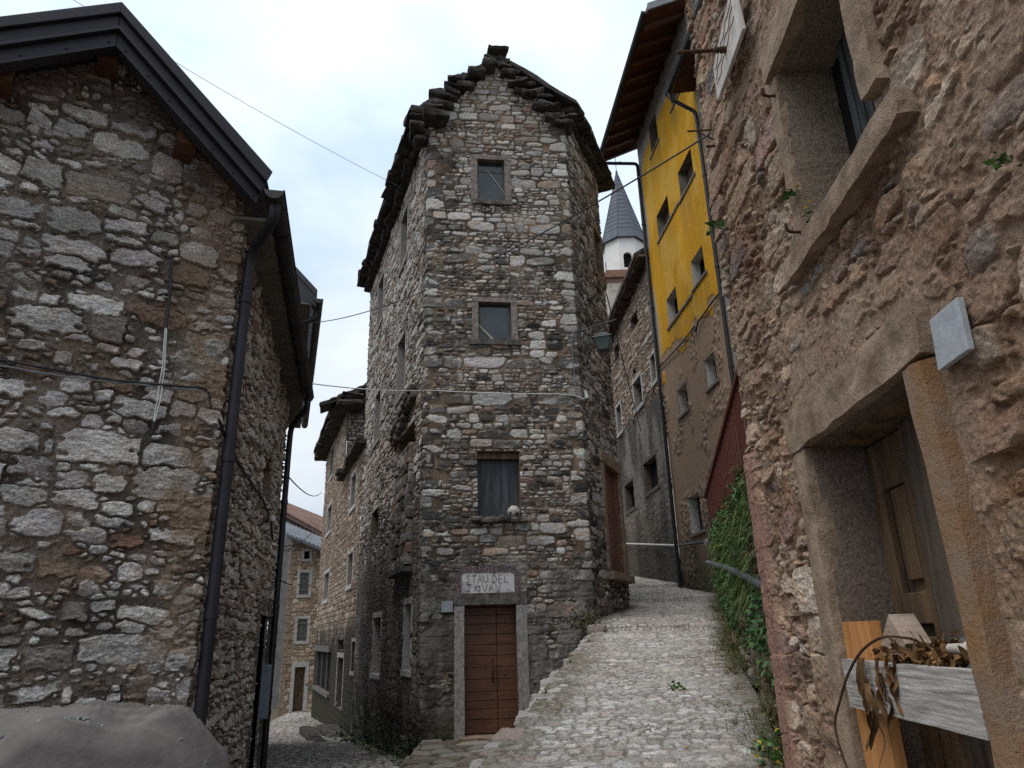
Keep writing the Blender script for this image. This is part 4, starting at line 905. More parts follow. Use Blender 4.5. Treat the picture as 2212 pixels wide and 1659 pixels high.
# low stone steps at the foot of the house
mb = MB(); mb.rbox(W4.c8(1, W4.cum[-1] - 3.4, W4.cum[-1] - .4, -2.0, -.85, -.1, .6), (12, 4, 4), .07, 3); mb.rbox(W4.c8(1, W4.cum[-1] - 2.6, W4.cum[-1] + 1.2, -1.8, -.78, .75, 1.15), (10, 3, 3), .05, 3)
tag(mb.build('stone_steps', SLATE, loc=W4.pos(1, W4.cum[-1] - 1.5, -1, .4)), 'mossy low stone steps against the alley house', 'steps')

# ------------------------------------------------------------------ house closing the alley
YE = 36.0; ea, eb_ = atY(612, 1400, YE), atY(705, 1400, YE + .8)
W5 = Wall([ea[:2] + azd(-15) * 5, ea[:2], eb_[:2]]); EU = W5.cum[1]
hE = thing('stone_house', 'small stone house with grey plank shutters closing the far end of the alley', 'house', (ea[0] + 1.5, YE + 2, -1.6))
es = W5.rect(1, 657, 1190, 1207, 669, 1192, 1208); e1_ = W5.rect(1, 647, 1236, 1284, 667, 1238, 1285); e2_ = W5.rect(1, 642, 1336, 1384, 663, 1338, 1385); ed = W5.rect(1, 634, 1442, 1538, 657, 1440, 1536)
ops5 = [(*es, .25, PALE, DK), (*e1_, .15, PALE, DK), (*e2_, .15, PALE, DK), (*ed, .25, PALE, DK)]; bu, bz = opbreaks(ops5); ez = W5.px(1, 660, 1176)[1]
us = lines(bu + [EU], EU - 5, W5.cum[-1], lambda a: .08 if a < EU - .1 else .035); zs = lines(bz, -2.6, ez + .9, .03)
def e_layer(U, Z, H, C):
    f = U - EU; m = (f < -.02) * 1.0; C = lerp(C, np.array([.5, .44, .37]) * (1 + .4 * (fbm(U / .5, Z / .5, 3, 411) - .5))[..., None], (m * .95)[..., None]); return H * (1 - m), C
H, C = masonry(us, zs, coursed(EU - 5, W5.cum[-1], -2.6, ez + .9, (.12, .26), (1, 2.2)), dict(palette=[(4, (.5, .42, .33)), (4, (.42, .33, .25)), (3, (.33, .24, .17))], relief=.03, mortar=(.36, .26, .18), mortar2=(.22, .16, .11), seed=91, layers=(e_layer,)))
EZL, EZR = W5.px(1, 618, 1156, .5)[1], W5.px(1, 695, 1188, .5)[1]; eu = W5.px(1, 618, 1156, .5)[0], W5.px(1, 695, 1188, .5)[0]
etop = lambda a: lerp(EZL, EZR, (a - eu[0]) / (eu[1] - eu[0]))
wall_mesh('wall', W5, us, zs, H, C, ops5, lambda a: etop(max(a, EU)), STONE, hE)
wn = pane(W5, es, -.2, DARK, hE); frame_boxes(W5, es, .12, .03, .05, FRAME_PALE, wn)
for r in (e1_, e2_):
    g, ua, ub, za, zb = r; mb = MB()
    for q in range(6): W5.box(mb, 1, lerp(ua, ub, q / 6) + .008, lerp(ua, ub, (q + 1) / 6) - .008, za, zb, -.06, -.02)
    for q in (.2, .8): W5.box(mb, 1, ua + .03, ub - .03, lerp(za, zb, q) - .04, lerp(za, zb, q) + .04, -.019, .005)
    sh_ = mb.build('shutter', WOOD_GREY, hE); frame_boxes(W5, r, .14, .03, .1, FRAME_PALE, sh_)
wn = pane(W5, ed, -.2, WOOD_OLD, hE, 'door', .04); frame_boxes(W5, ed, .16, .04, .1, FRAME_PALE, wn, sill=False, tl=.22)
mb = MB(); z = -2
while z < ez - .6: h = random.uniform(.3, .45); W5.rbox(mb, 1, EU - .02, EU + random.choice((.2, .34)), z, z + h - .02, -.02, .045, amp=.01); z += h
mb.build('quoins', FRAME_BROWN, hE)
mb = MB(); a, b = W5.pos(1, EU - .3, etop(EU - .3) + .1, .5), W5.pos(1, W5.cum[-1] + 1, etop(W5.cum[-1] + 1) + .1, .5); n5 = np.append(W5.n[1], 0)
rr = [p - n5 * 2.6 + up * 1.0 for p in (a, b)]; mb.box8([a - up * .12, b - up * .12, rr[0] - up * .12, rr[1] - up * .12, a, b, rr[0], rr[1]])
for q in np.linspace(.02, .98, 16): mb.tube([lerp(a, b, q) + up * .02, lerp(rr[0], rr[1], q) + up * .02], .03, 4)
mb.build('roof', LEAD, hE)
mb = MB(); gutter(mb, a + n5 * .05 - up * .12, b + n5 * .05 - up * .12, .08); mb.build('gutter', CABLE_GREY, hE)
a5 = np.append(azd(-15), 0); mb = MB(); a, b = np.append(ea[:2], ez - .35), np.append(ea[:2], ez + .2) + a5 * 5; nn = np.append(W5.n[0], 0)
mb.box8([p + q for p in (a, b) for q in (-nn * .3, nn * .9, -nn * .3 + up * .14, nn * .9 + up * .14)]); mb.build('eave', WOOD_SOFFIT, hE)
tri = [atY(x, y, 42) for x, y in ((612, 1110), (705, 1185), (705, 1075), (640, 1040))]
hR = thing('tiled_house', 'far house with red tiled roof above the end of the alley', 'house', (tri[0][0] + 2, 43, -2))
def yb(p, y, z=None): return np.array([p[0] * y / p[1], y, p[2] if z is None else z])
ga_, gb_ = atY(600, 1096, 42), atY(735, 1170, 46); ta_, tb_ = atY(600, 1080, 46), atY(735, 1134, 50)
mb = MB(); mb.prism([ga_ - up * .05, gb_ - up * .05, np.array([gb_[0], gb_[1], -2.3]), np.array([ga_[0], ga_[1], -2.3])], (0, 6, 0)); mb.build('wall', mat_two('grey_rough_plaster', (.16, .15, .145), (.25, .235, .22), 2, .95, ((8, .02, 4),)), hR)
a, b = ga_ + [0, -.4, -.1], gb_ + [0, -.4, -.1]; mb = MB(); rr = [ta_, tb_]
mb.box8([a - up * .2, b - up * .2, rr[0] - up * .2, rr[1] - up * .2, a, b, rr[0], rr[1]])
for q in np.linspace(0, 1, 40): mb.tube([lerp(a, b, q) + up * .03, lerp(rr[0], rr[1], q) + up * .03], .07, 6)
mb.build('roof', TILE, hR)

# ------------------------------------------------------------------ near house on the right
RA = lambda y: 1.3 + .0524 * y
W6 = Wall([(3.4, 5.1), (RA(4.55), 4.55), (RA(.75), .75)]); RU = W6.cum[1]
right = thing('stone_house', 'brown rubble stone house with a plank-barred doorway, close on the right', 'house', (2.6, 2.6, .5))
rdoor = W6.rect(1, 1733, 970, 1640, 1966, 830, 1650, .06); yu = lambda y: RU + (4.55 - y) / math.cos(math.radians(3)); rdoor = [1, yu(3.41), yu(2.295), .15, 2.385]
rwin = W6.rect(1, 1666, 155, 465, 1866, -60, 300, .05); rwin = [1, yu(2.985), yu(2.2), 3.3, 4.3]
ops6 = [(*rdoor, .3, (.2, .155, .125), DK), (*rwin, .3, (.25, .2, .155), DK)]; bu, bz = opbreaks(ops6)
us = lines(bu + [RU], RU - .4, W6.cum[-1], lambda a: .02 if a < RU else (.0085 if a < RU + 1.9 else .0052)); zs = lines(bz, .1, 7.2, lambda z: .02 if z < .6 else (.0068 if z < 5.2 else .012))
random.seed(12)
st = coursed(RU - .45, W6.cum[-1] + .1, .1, 7.3, (.08, .26), (1.2, 3.0), split=.4, over=1.06, jit=.03, drop=.1, shrink=.3, rot=.13)
st += rubble(RU - .45, W6.cum[-1] + .1, .1, 7.3, [(.02, .04, 160)], asp=1.7)
PALR = [(5, (.46, .34, .25)), (4, (.53, .42, .325)), (2.5, (.34, .245, .19)), (1.5, (.38, .27, .225)), (.7, (.31, .26, .25)), (.6, (.28, .285, .28)), (2.5, (.58, .49, .4))]
def r_layer(U, Z, H, C):
    f = U - RU; n = fbm(U / .35, Z / .35, 4, 501)
    t = sstep(.52, .66, fbm(U / .8, Z / .55, 5, 502)) * .8; C = lerp(C, np.array([.34, .235, .17]) * (1 + .5 * (fbm(U / .03, Z / .03, 4, 503) - .5))[..., None], (t * .8)[..., None]); H = H * (1 - .5 * t) + t * .022 * fbm(U / .07, Z / .06, 4, 504)
    q = sstep(.02, -.06, (f - .2 - .06 * (n - .5)) ) * sstep(-.1, .1, 2.55 - Z + (n - .5) * .5) * (f > -.01)     # red render strip down the corner
    C = lerp(C, np.array([.33, .19, .145]) * (1 + .6 * (fbm(U / .05, Z / .07, 4, 505) - .5))[..., None], (q * .93)[..., None]); H = H * (1 - .75 * q) + q * .035
    b = sstep(.52, .7, fbm(U / .5, Z / .9, 4, 506)) * .5; C = lerp(C, C * np.array([.55, .42, .36]), b[..., None])
    o = sstep(.3, -.25, abs(f - 2.55) - .1) * sstep(2.5, 1.9, Z) * .45; C = lerp(C, np.array([.33, .19, .1]), (o * sstep(.35, .6, n))[..., None])
    # smoothed render round the doorway
    k = sstep(.34, .12, np.maximum(np.maximum(rdoor[1] - U, U - rdoor[2]), (Z - 2.62)) + (n - .5) * .25); C = lerp(C, np.array([.33, .235, .17]) * (1 + .5 * (fbm(U / .02, Z / .02, 3, 507) - .5))[..., None], (k * .8)[..., None]); H = H * (1 - .7 * k) + k * .012
    return H, C
H, C = masonry(us, zs, st, dict(palette=PALR, relief=.016, bevel=.008, gap=.002, warp=.024, rough=.015, tilt=.008, facet=.018, mortar=(.41, .28, .195), mortar2=(.27, .18, .125), mortar_rough=.022, deep=.022, seed=25, layers=(r_layer,), tint=(1, .82, .7), cvar=.5))
wall_mesh('wall', W6, us, zs, H, C, ops6, 7.2, STONE, right, facet=True)
random.seed(8)
# doorway: hewn surround, old panelled door set back
g, ua, ub, za, zb = rdoor
wd = pane(W6, (1, ua + .01, ub - .01, za, zb), -.26, WOOD_OLD, right, 'door', .05)
mb = MB()
def bar(a, b, c_, d, o0, o1): W6.box(mb, 1, a, b, c_, d, o0, o1)
bar(ua + .02, ua + .12, za, zb - .03, -.26, -.222); bar(ua + .34, ua + .44, za, zb - .03, -.26, -.222); bar(ua + .1201, ua + .3399, zb - .25, zb - .03, -.26, -.224); bar(ua + .1201, ua + .3399, 1.55, 1.68, -.26, -.224); bar(ua + .165, ua + .295, 1.73, 2.13, -.26, -.238)
bar(ua + .1201, ua + .3399, 1.36, 1.5, -.26, -.217)
leafp = mb.build('door_panels', WOOD_OLD, wd, bevel=.006)
mb = MB(); bar(ua + .46, ua + .56, za, zb - .02, -.26, -.19); bar(ua + .58, ua + .72, za, zb - .02, -.26, -.18); bar(ua + .74, ua + .9, za, zb - .02, -.26, -.222); bar(ua + .92, ub - .02, za, zb - .02, -.26, -.217); mb.build('door_boards', WOOD_BROWNGREY, wd, bevel=.004)
mb = MB(); W6.rbox(mb, 1, ua - .06, ub + .06, zb - .02, zb + .01, -.27, -.06, amp=.004); mb.build('lintel_board', WOOD_OLD, wd)
mb = MB(); W6.rbox(mb, 1, ua - .2, ub + .13, zb, zb + .2, -.08, .065, cell=.06, amp=.012, freq=9); mb.build('lintel', FRAME_BROWN, wd)
mb = MB(); W6.rbox(mb, 1, ua - .17, ua, .12, zb - .002, -.05, .055, cell=.06, amp=.01, freq=9); mb.build('jamb', FRAME_BROWN, wd)
mb = MB(); W6.rbox(mb, 1, ub, ub + .12, .12, zb - .002, -.08, .075, cell=.06, amp=.012, freq=9); mb.build('jamb', FRAME_OCHRE, wd)
mb = MB(); W6.box(mb, 1, ua + .62, ua + .66, 1.36, 1.5, -.18, -.17); mb.build('bolt_plate', CABLE_GREY, wd)
# window: hewn jambs and lintel, slanting stone sill, dark slatted shutter
g, ua, ub, za, zb = rwin
sh = pane(W6, (1, ua, ub, za, zb), -.26, DARK, right, 'window'); mb = MB()
for q in range(9): W6.box(mb, 1, lerp(ua + .15, ub, q / 9), lerp(ua + .15, ub, (q + .75) / 9), za, zb, -.259, -.23)
mb.build('shutter', WOOD_DARKGREY, sh)
mb = MB(); W6.rbox(mb, 1, ub, ub + .13, za + .12, zb, -.06, .06, cell=.06, amp=.012); mb.build('jamb', FRAME_BROWN, sh)
mb = MB(); W6.rbox(mb, 1, ua - .1, ua, za - .05, zb, -.06, .04, cell=.06, amp=.012); mb.build('jamb', FRAME_BROWN, sh)
mb = MB(); W6.rbox(mb, 1, ua - .1, ub + .2, zb, zb + .2, -.06, .06, cell=.06, amp=.012); mb.build('lintel', FRAME_BROWN, sh)
mb = MB(); W6.rbox(mb, 1, ua - .24, ub + .24, za - .125, za - .01, -.12, .075, cell=.05, amp=.009, freq=13); mb.build('sill', FRAME_BROWN, sh)
for zz in (za + .06, zb - .12):
    mb = MB(); p = W6.pos(1, ua - .03, zz, .0); nn = np.append(W6.n[1], 0); mb.tube(bend([p, p + nn * .1, p + nn * .1 + up * .05]), .008, 6); mb.build('hinge_pin', RUST, sh)
def on6(x, y, o=0): a, b = W6.px(1, x, y, o); return W6.pos(1, a, b, o)
n6 = np.append(W6.n[1], 0); d6 = np.append(W6.d[1], 0)
# grey tile beside the doorway
q = [on6(x, y, .05) for x, y in ((2066, 642), (2091, 755), (2026, 802), (2007, 692))]
mb = MB(); mb.prism(q, -n6 * .022); tag(mb.build('wall_plaque', GREYSLAB, loc=q[2], bevel=.003), 'blank pale grey stone plaque set in the wall above the right doorway', 'plaque')
# faded board sign, its lettering worn to scrawls
q = [on6(x, y, .1) for x, y in ((1580, -40), (1604, 62), (1550, 218), (1540, 146))]
sg = thing('wooden_sign', 'whitewashed wooden board with worn orange scrawl hung high on the right wall', 'sign', q[2])
mb = MB(); mb.prism(q, -n6 * .022); bd = mb.build('board', WHITEBOARD, sg, bevel=.004)
mb = MB(); o_ = q[3]; e1 = q[0] - q[3]; e2 = q[2] - q[3]
for r_ in range(3):
    pts = [o_ + e1 * (.08 + .84 * t) + e2 * (.25 + .24 * r_ + .045 * math.sin(t * 16 + r_ * 2.3) + .02 * math.sin(t * 27 + r_)) + n6 * .002 for t in np.linspace(0, 1, 70)]; mb.tube(pts, .0028, 4)
mb.build('faded_lettering', FADED, bd)
p = on6(1568, 107, .1); mb = MB(); mb.tube([p, p + n6 * .3], .012, 10); mb.tube([p + n6 * .0, p + n6 * .035], .022, 6); mb.tube([p + n6 * .045, p + n6 * .06], .02, 10)
for k in range(14): mb.tube([p + n6 * (.08 + .015 * k), p + n6 * (.086 + .015 * k)], .0135, 8)
tag(mb.build('iron_rod', RUST, loc=p), 'threaded iron rod sticking out through the whitewashed wooden board', 'rod')
# barrier across the doorway, timber offcuts, dry leaves
g, ua, ub, za, zb = rdoor
bz0, bz1 = 1.225, 1.415
mb = MB(); W6.rbox(mb, 1, ua + .06, ub - .004, bz0, bz1, .025, .065, cell=.05, amp=.003, freq=9); tag(mb.build('plank', PLANK, loc=W6.pos(1, ua + .3, bz0, -.08)), 'silver weathered plank barring the right doorway', 'plank')
mb = MB(); W6.rbox(mb, 1, ua + .005, ua + .3, .92, 1.57, -.03, .018, cell=.2, amp=.002); tag(mb.build('timber_post', WOOD_NEW, loc=W6.pos(1, ua + .06, .9, -.13)), 'fresh orange timber post standing behind the left end of the plank', 'post')
mb = MB(); W6.rbox(mb, 1, ub - .05, ub - .005, .9, 1.5, -.06, .0, cell=.2, amp=.002); tag(mb.build('timber_post', WOOD_NEW, loc=W6.pos(1, ub - .03, .9, -.17)), 'narrow fresh timber post behind the right end of the plank', 'post')
p = W6.pos(1, ua + .42, 1.475, -.06); mb = MB(); ca, sa = math.cos(.75), math.sin(.75); ex = d6 * ca + up * sa; ez_ = -d6 * sa + up * ca
mb.box8([p + ex * i * .09 + n6 * j * .05 + ez_ * k * .075 for k in (-1, 1) for j in (-1, 1) for i in (-1, 1)]); tag(mb.build('timber_block', mat_two('sawn_timber_end', (.24, .18, .14), (.4, .31, .25), 30, .8, ((80, .003, 4),), stretch=(.3, .3, 2)), loc=p, bevel=.003), 'sawn timber block wedged at a slant on top of the plank', 'timber block')
p = W6.pos(1, ua + .93, 1.47, -.02); mb = MB()
mb.tube([p - d6 * .09, p + d6 * .03], [.016, .02], 10); mb.tube([p + d6 * .031, p + d6 * .04, p + d6 * .05, p + d6 * .056], [.026, .028, .024, .01], 12); tag(mb.build('door_knob', BALLW, loc=p), 'small round pale knob among the dry leaves on the plank', 'knob')
def leaf(mb, p, ax, wd, L, curl=.3, n=6, col=(.2, .12, .05)):
    """one curled, tapering leaf blade"""
    ax = np.array(ax, float); ax /= np.linalg.norm(ax); s_ = np.cross(ax, [random.gauss(0, 1), random.gauss(0, 1), random.gauss(0, 1)]); s_ /= np.linalg.norm(s_); t_ = np.cross(ax, s_)
    mb.color(np.array(col) * random.uniform(.6, 1.35)); vs = []; fs = []
    for i in range(n + 1):
        q = i / n; w_ = wd * math.sin(math.pi * min(1, q * .9 + .08)) ** .7 * random.uniform(.8, 1.1); c_ = p + ax * L * q + t_ * curl * L * math.sin(q * 5) * .3
        vs += [c_ - s_ * w_ + t_ * w_ * .4, c_ + t_ * random.uniform(-.2, .1) * w_, c_ + s_ * w_ + t_ * w_ * .4]
    for i in range(n):
        for k in (0, 1): fs.append((i * 3 + k, i * 3 + k + 1, i * 3 + k + 4, i * 3 + k + 3))
    mb.add(vs, fs, True)
mb = MB()
for k in range(170):
    a = random.gauss(.62, .15); a = min(max(a, .25), .95); p = W6.pos(1, ua + a * (ub - ua), 1.42 + abs(random.gauss(0, .035)), random.uniform(-.1, .05)); leaf(mb, p, (random.gauss(0, 1), random.gauss(0, 1), random.gauss(.1, .5)), random.uniform(.005, .013), random.uniform(.03, .075), .8, col=random.choice(((.14, .075, .033), (.08, .045, .022), (.2, .115, .05))))
for q, L in ((.27, .3), (.3, .36), (.4, .24), (.43, .2), (.5, .17), (.52, .12)):
    p = W6.pos(1, ua + q * (ub - ua), 1.43, .075)
    for k in range(4): leaf(mb, p + d6 * random.gauss(0, .012) - up * L * .22 * k, (random.gauss(0, .12), random.gauss(0, .12), -1), random.uniform(.011, .02), L * .5, .35, n=8, col=random.choice(((.14, .078, .036), (.1, .056, .028))))
kind(tag(mb.build('dry_leaves', DRYLEAF, loc=W6.pos(1, ua + .6, 1.42, -.1)), 'bundle of dry brown leaves heaped and hanging over the silver plank', 'dry leaves'), 'stuff')
pts = [W6.pos(1, ua + a, z, o + .1) for a, z, o in ((.62, 1.5, -.1), (.5, 1.515, -.05), (.36, 1.46, -.01), (.22, 1.36, .01), (.1, 1.24, .02), (.04, 1.17, .03), (.03, 1.1, .03), (.07, .98, .02), (.1, .85, -.02))]
cv = []
for i in range(len(pts) - 1):
    for t in np.linspace(0, 1, 5, endpoint=False): cv.append(lerp(pts[i], pts[i + 1], t))
mb = MB(); mb.tube(bend(pts, 4), .0055, 6); tag(mb.build('dry_stem', RUST, loc=pts[0]), 'thin dark dry plant stem arching over the left end of the plank', 'stem')

# ------------------------------------------------------------------ yellow house, grey house and the stone house beyond on the right side of the lane
FY = lambda y: 4.5 + (20.1 - y) * .0875
W7 = Wall([(FY(20.1) + 8, 21.0), (FY(20.1), 20.1), (FY(14.75), 14.75), (FY(14.75) + 8, 14.05)]); YU = W7.cum[1]; YU2 = W7.cum[2]
yel = thing('yellow_house', 'tall house with yellow painted upper storeys over a rough brown base', 'house', (7, 17.5, 2.5))
rows = [(1449, 160, 240, 1466, 130, 212), (1405, 258, 340, 1421, 240, 316), (1469, 364, 438, 1497, 314, 384), (1422, 461, 523, 1446, 416, 480), (1497, 561, 629, 1522, 523, 593), (1444, 643, 713, 1464, 613, 680), (1468, 843, 905, 1486, 821, 882), (1527, 777, 845, 1547, 754, 824), (1492, 1072, 1155, 1517, 1060, 1147)]
yr = [W7.rect(1, *r) for r in rows]
ops7 = [(*r, .28, (.45, .42, .38) if i > 3 else (.2, .175, .145), DK) for i, r in enumerate(yr)]; bu, bz = opbreaks(ops7)
us = lines(bu + W7.cum[1:-1], YU - .3, YU2 + .3, .03); zs = lines(bz, 1.0, 17.4, .032)
def y_layer(U, Z, H, C):
    f = U - YU; n = fbm(U / .5, Z / .5, 4, 601); fine = fbm(U / .06, Z / .05, 4, 602)
    Yc = np.array([.57, .29, .02]) * (1 + .4 * (fbm(U / .7, Z / 1.4, 4, 603) - .5) + .12 * (fine - .5))[..., None]
    sk = sstep(.5, .66, fbm(U / .22, Z / 1.6, 4, 611)) * .25; Yc = lerp(Yc, np.array([.46, .25, .03]), sk[..., None]); wsh = sstep(.55, .72, fbm(U / .6, Z / .9, 4, 612)) * .35; Yc = lerp(Yc, np.array([.68, .45, .12]), wsh[..., None])
    G = np.array([.36, .35, .33]) * (1 + .3 * (fine - .5))[..., None]
    gp = sstep(.5, .6, fbm(U / .25, Z / .9, 4, 604) + .28 * sstep(.5, .0, f) - .14) * sstep(.55, .1, f) + sstep(-.15, .15, Z - 16.35 - .5 * (n - .5) + .8 * sstep(.7, .1, f) * sstep(13.5, 16, Z)); gp = np.clip(gp, 0, 1)
    Yc = lerp(Yc, G, gp[..., None]); 
    for (g_, ra_, rb2_, rz_, rt_) in yr[:6]:      # rain streaks below the sills
        k_ = sstep(.35, .0, np.maximum(ra_ - U, U - rb2_)) * sstep(1.7, .1, rz_ - Z) * (Z < rz_) * sstep(.38, .7, fbm(U / .09, Z / 2.2, 4, 615)); Yc = lerp(Yc, np.array([.3, .19, .06]), (k_ * .6)[..., None])
    st_ = sstep(.4, .0, f) * sstep(.35, .6, n) * .4; Yc = lerp(Yc, Yc * np.array([.6, .5, .5]), st_[..., None])
    smooth = sstep(.5, .57, fbm(U / .9, Z / 1.1, 4, 605) + .1 * sstep(6.5, 8.5, Z) - .05)
    Bc = lerp(np.array([.3, .215, .155]) * (.1 + 1.7 * fbm(U / .07, Z / .06, 3, 606))[..., None], np.array([.31, .215, .145]) * (1 + .25 * (fine - .5))[..., None], smooth[..., None])
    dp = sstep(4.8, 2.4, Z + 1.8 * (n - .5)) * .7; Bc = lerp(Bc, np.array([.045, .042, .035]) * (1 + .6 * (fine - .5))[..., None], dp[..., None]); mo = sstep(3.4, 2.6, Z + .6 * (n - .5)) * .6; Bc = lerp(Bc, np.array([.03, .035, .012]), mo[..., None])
    up_ = sstep(-.07, .07, Z - 8.9 - 2.0 * (fbm(U / .6, Z / .35, 5, 613) - .5)); C = lerp(Bc, Yc, up_[..., None])
    H = lerp((1 - smooth) * .075 * (fbm(U / .07, Z / .06, 3, 606) - .3) + .01 * n, .02 + .006 * n, up_); return H, C
H, C = masonry(us, zs, [(0, -50, .1, .1, 0, 3)], dict(palette=[(1, (.2, .2, .2))], seed=95, layers=(y_layer,)))
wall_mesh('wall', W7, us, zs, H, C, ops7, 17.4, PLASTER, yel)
W7b = Wall([(FY(20.1) + 8, 21.0), (FY(20.1), 20.1)])
for i, r in enumerate(yr):
    wn = pane(W7, r, -.22, DARK if i in (0, 1, 4, 5) else WOOD_DARKGREY if i > 5 else WOOD_RED, yel)
    g, ua, ub, za, zb = r; mb = MB()
    if i in (2, 4): mb_u = (ua - .1 - (yr[i + 1][2] - yr[i + 1][1]) * 0, ub + .06)
    lo_, hi_ = (ua - .12, ub + .12)
    if i in (3, 5): hi_ = yr[i - 1][1] - .125     # string-course sill runs on to the next window
    W7.rbox(mb, 1, lo_, hi_, za - .075, za - .004, -.02, .065, cell=.3, amp=.004); mb.build('sill', FRAME_WARM, wn)
    if i > 5: frame_boxes(W7, r, .12, .02, .05, FRAME_BROWN, wn, sill=False)
    if i in (2, 3):
        mb = MB()
        for q in range(12): W7.box(mb, 1, ua + .06, ub - .02, lerp(za, zb, q / 12) + .01, lerp(za, zb, (q + .7) / 12), -.22, -.19)
        mb.build('shutter', WOOD_RED, wn)
d7 = np.append(W7.d[1], 0); n7 = np.append(W7.n[1], 0)
mb = MB(); ga, gb = W7.pos(1, YU - .45, 16.82, 1.2), W7.pos(1, YU2 + .4, 16.82, 1.2)
ia, ib = W7.pos(1, YU - .45, 17.5, -3.5) + up * 1.6, W7.pos(1, YU2 + .4, 17.5, -3.5) + up * 1.6
mb.box8([ga - up * .0, gb - up * .0, ia, ib, ga + up * .16, gb + up * .16, ia + up * .16, ib + up * .16]); rf_ = mb.build('roof', ROOF_UNDER, yel)
mb = MB(); sl7 = (ia - ga) / np.linalg.norm(ia - ga); L7 = np.linalg.norm(gb - ga)
for q in np.arange(.1, L7, .62):
    p = ga + d7 * q - up * .005; mb.box8([p + d7 * i * .055 + sl7 * (j * 1.5 + .05) - up * .13 * (1 - k) + up * 0 for k in (0, 1) for j in (0, 1) for i in (-1, 1)])
mb.build('rafters', WOOD_RED, rf_)
mb = MB(); gutter(mb, ga - up * .02 + n7 * .08, gb - up * .02 + n7 * .08, .08); mb.build('gutter', GUTTER_B, yel)
mb = MB(); mb.box8([gb + d7 * .01 + q for q in (-up * .02, d7 * .05 - up * .02)] + [ib + q for q in (-up * .02, d7 * .05 - up * .02)] + [gb + d7 * .01 + q for q in (up * .2, d7 * .05 + up * .2)] + [ib + q for q in (up * .2, d7 * .05 + up * .2)]); mb.build('verge_flashing', CABLE_GREY, yel)
pa = W7.pos(1, YU + .07, 0, .1)
pipe('downpipe', bend([ga + n7 * .06 + d7 * .2 - up * .08, ga + n7 * .06 + d7 * .2 - up * .25, pa * [1, 1, 0] + up * 16.35, pa * [1, 1, 0] + up * 15.5, pa * [1, 1, 0] + up * 2.6]), .055, GUTTER_B, yel, [pa * [1, 1, 0] + up * z for z in (14, 11, 8.2, 5.5)])
W8 = Wall([(FY(14.74) - .04, 14.74), (FY(8.6) - .04, 8.6), (FY(8.6) + 5, 8.2)])
gh = thing('grey_house', 'narrow strip of grey rendered house wall between the yellow house and the right wall', 'house', (8, 12, 2))
us = lines(W8.cum[1:-1], 0, W8.cum[-1], .06); zs = lines([], 1.0, 14.9, .06)
def g_layer(U, Z, H, C): return .02 * fbm(U / .1, Z / .1, 4, 621), np.array([.3, .285, .265]) * (1 + .45 * (fbm(U / .15, Z / .15, 4, 622) - .5))[..., None]
H, C = masonry(us, zs, [(0, -50, .1, .1, 0, 3)], dict(palette=[(1, (.2, .2, .2))], seed=96, layers=(g_layer,))); wall_mesh('wall', W8, us, zs, H, C, [], 14.9, PLASTER, gh)
mb = MB(); q0_, q1_ = W8.pos(0, -.15, 14.62, .62), W8.pos(0, 5.8, 14.62, .62); i0_, i1_ = W8.pos(0, -.15, 15.1, -2), W8.pos(0, 5.8, 15.1, -2); mb.box8([q0_, q1_, i0_, i1_, q0_ + up * .14, q1_ + up * .14, i0_ + up * .14, i1_ + up * .14]); mb.build('roof', ROOF_UNDER, gh)
n8 = np.append(W8.n[0], 0); d8 = np.append(W8.d[0], 0); mb = MB(); gutter(mb, q0_ + n8 * .07, q1_ + n8 * .07, .09); mb.build('gutter', GUTTER_B, gh)
pb = W8.pos(0, .06, 0, .1); pipe('downpipe', bend([q0_ + n8 * .07 + d8 * .12 - up * .08, q0_ + n8 * .07 + d8 * .12 - up * .25, pb + up * 13.9, pb + up * 13.3, pb + up * 2.2]), .05, GUTTER_B, gh, [pb + up * z for z in (12, 9.5, 7)])
W9 = Wall([(FY(32) , 32), (FY(20.14), 20.14)]); BU2 = W9.cum[-1]
hs = thing('stone_house', 'stone house with grey rendered base beyond the yellow house', 'house', (7, 25, 2.8))
rows = [(1363, 692, 716, 1378, 662, 700), (1328, 748, 790, 1337, 738, 775), (1371, 826, 890, 1387, 806, 872), (1334, 880, 944, 1343, 868, 930), (1408, 770, 832, 1417, 758, 822), (1393, 1002, 1070, 1420, 978, 1048), (1352, 1048, 1108, 1370, 1034, 1095), (1367, 798, 812, 1374, 792, 806)]
br = [W9.rect(0, *r) for r in rows]
ops9 = [(*r, .28, (.3, .28, .25) if i in (2, 3, 4) else (.15, .12, .1), DK) for i, r in enumerate(br)]; bu, bz = opbreaks(ops9)
us = lines(bu, 0, BU2, .03); zs = lines(bz, 2.0, 13.6, .028)
def s_layer(U, Z, H, C):
    n = fbm(U / .5, Z / .5, 4, 701); m = sstep(-.15, .15, 8.35 - Z + .3 * (n - .5)); fine = fbm(U / .05, Z / .05, 4, 702)
    G = lerp(np.array([.22, .2, .175]), np.array([.09, .083, .073]), sstep(.4, .65, fbm(U / .6, Z / 1.2, 4, 703))[..., None]) * (1 + .5 * (fine - .5))[..., None]
    m = m * (.78 + .2 * sstep(5.2, 6.6, Z + (n - .5))); C = lerp(C, G, (m * .95)[..., None]); H = H * (1 - .8 * m) + m * .015 * fine; d = sstep(6.2, 3.0, Z + 1.5 * (n - .5)) * .7; C = lerp(C, np.array([.04, .037, .03]), d[..., None]); return H, C
H, C = masonry(us, zs, coursed(0, BU2, 2, 13.6, (.09, .24), (1, 2.4), split=.45, jit=.04, shrink=.25, rot=.14), dict(palette=[(5, (.47, .42, .36)), (3, (.38, .32, .27)), (2, (.3, .22, .17))], relief=.035, bevel=.025, mortar=(.3, .21, .15), mortar2=(.16, .12, .09), seed=97, layers=(s_layer,)))
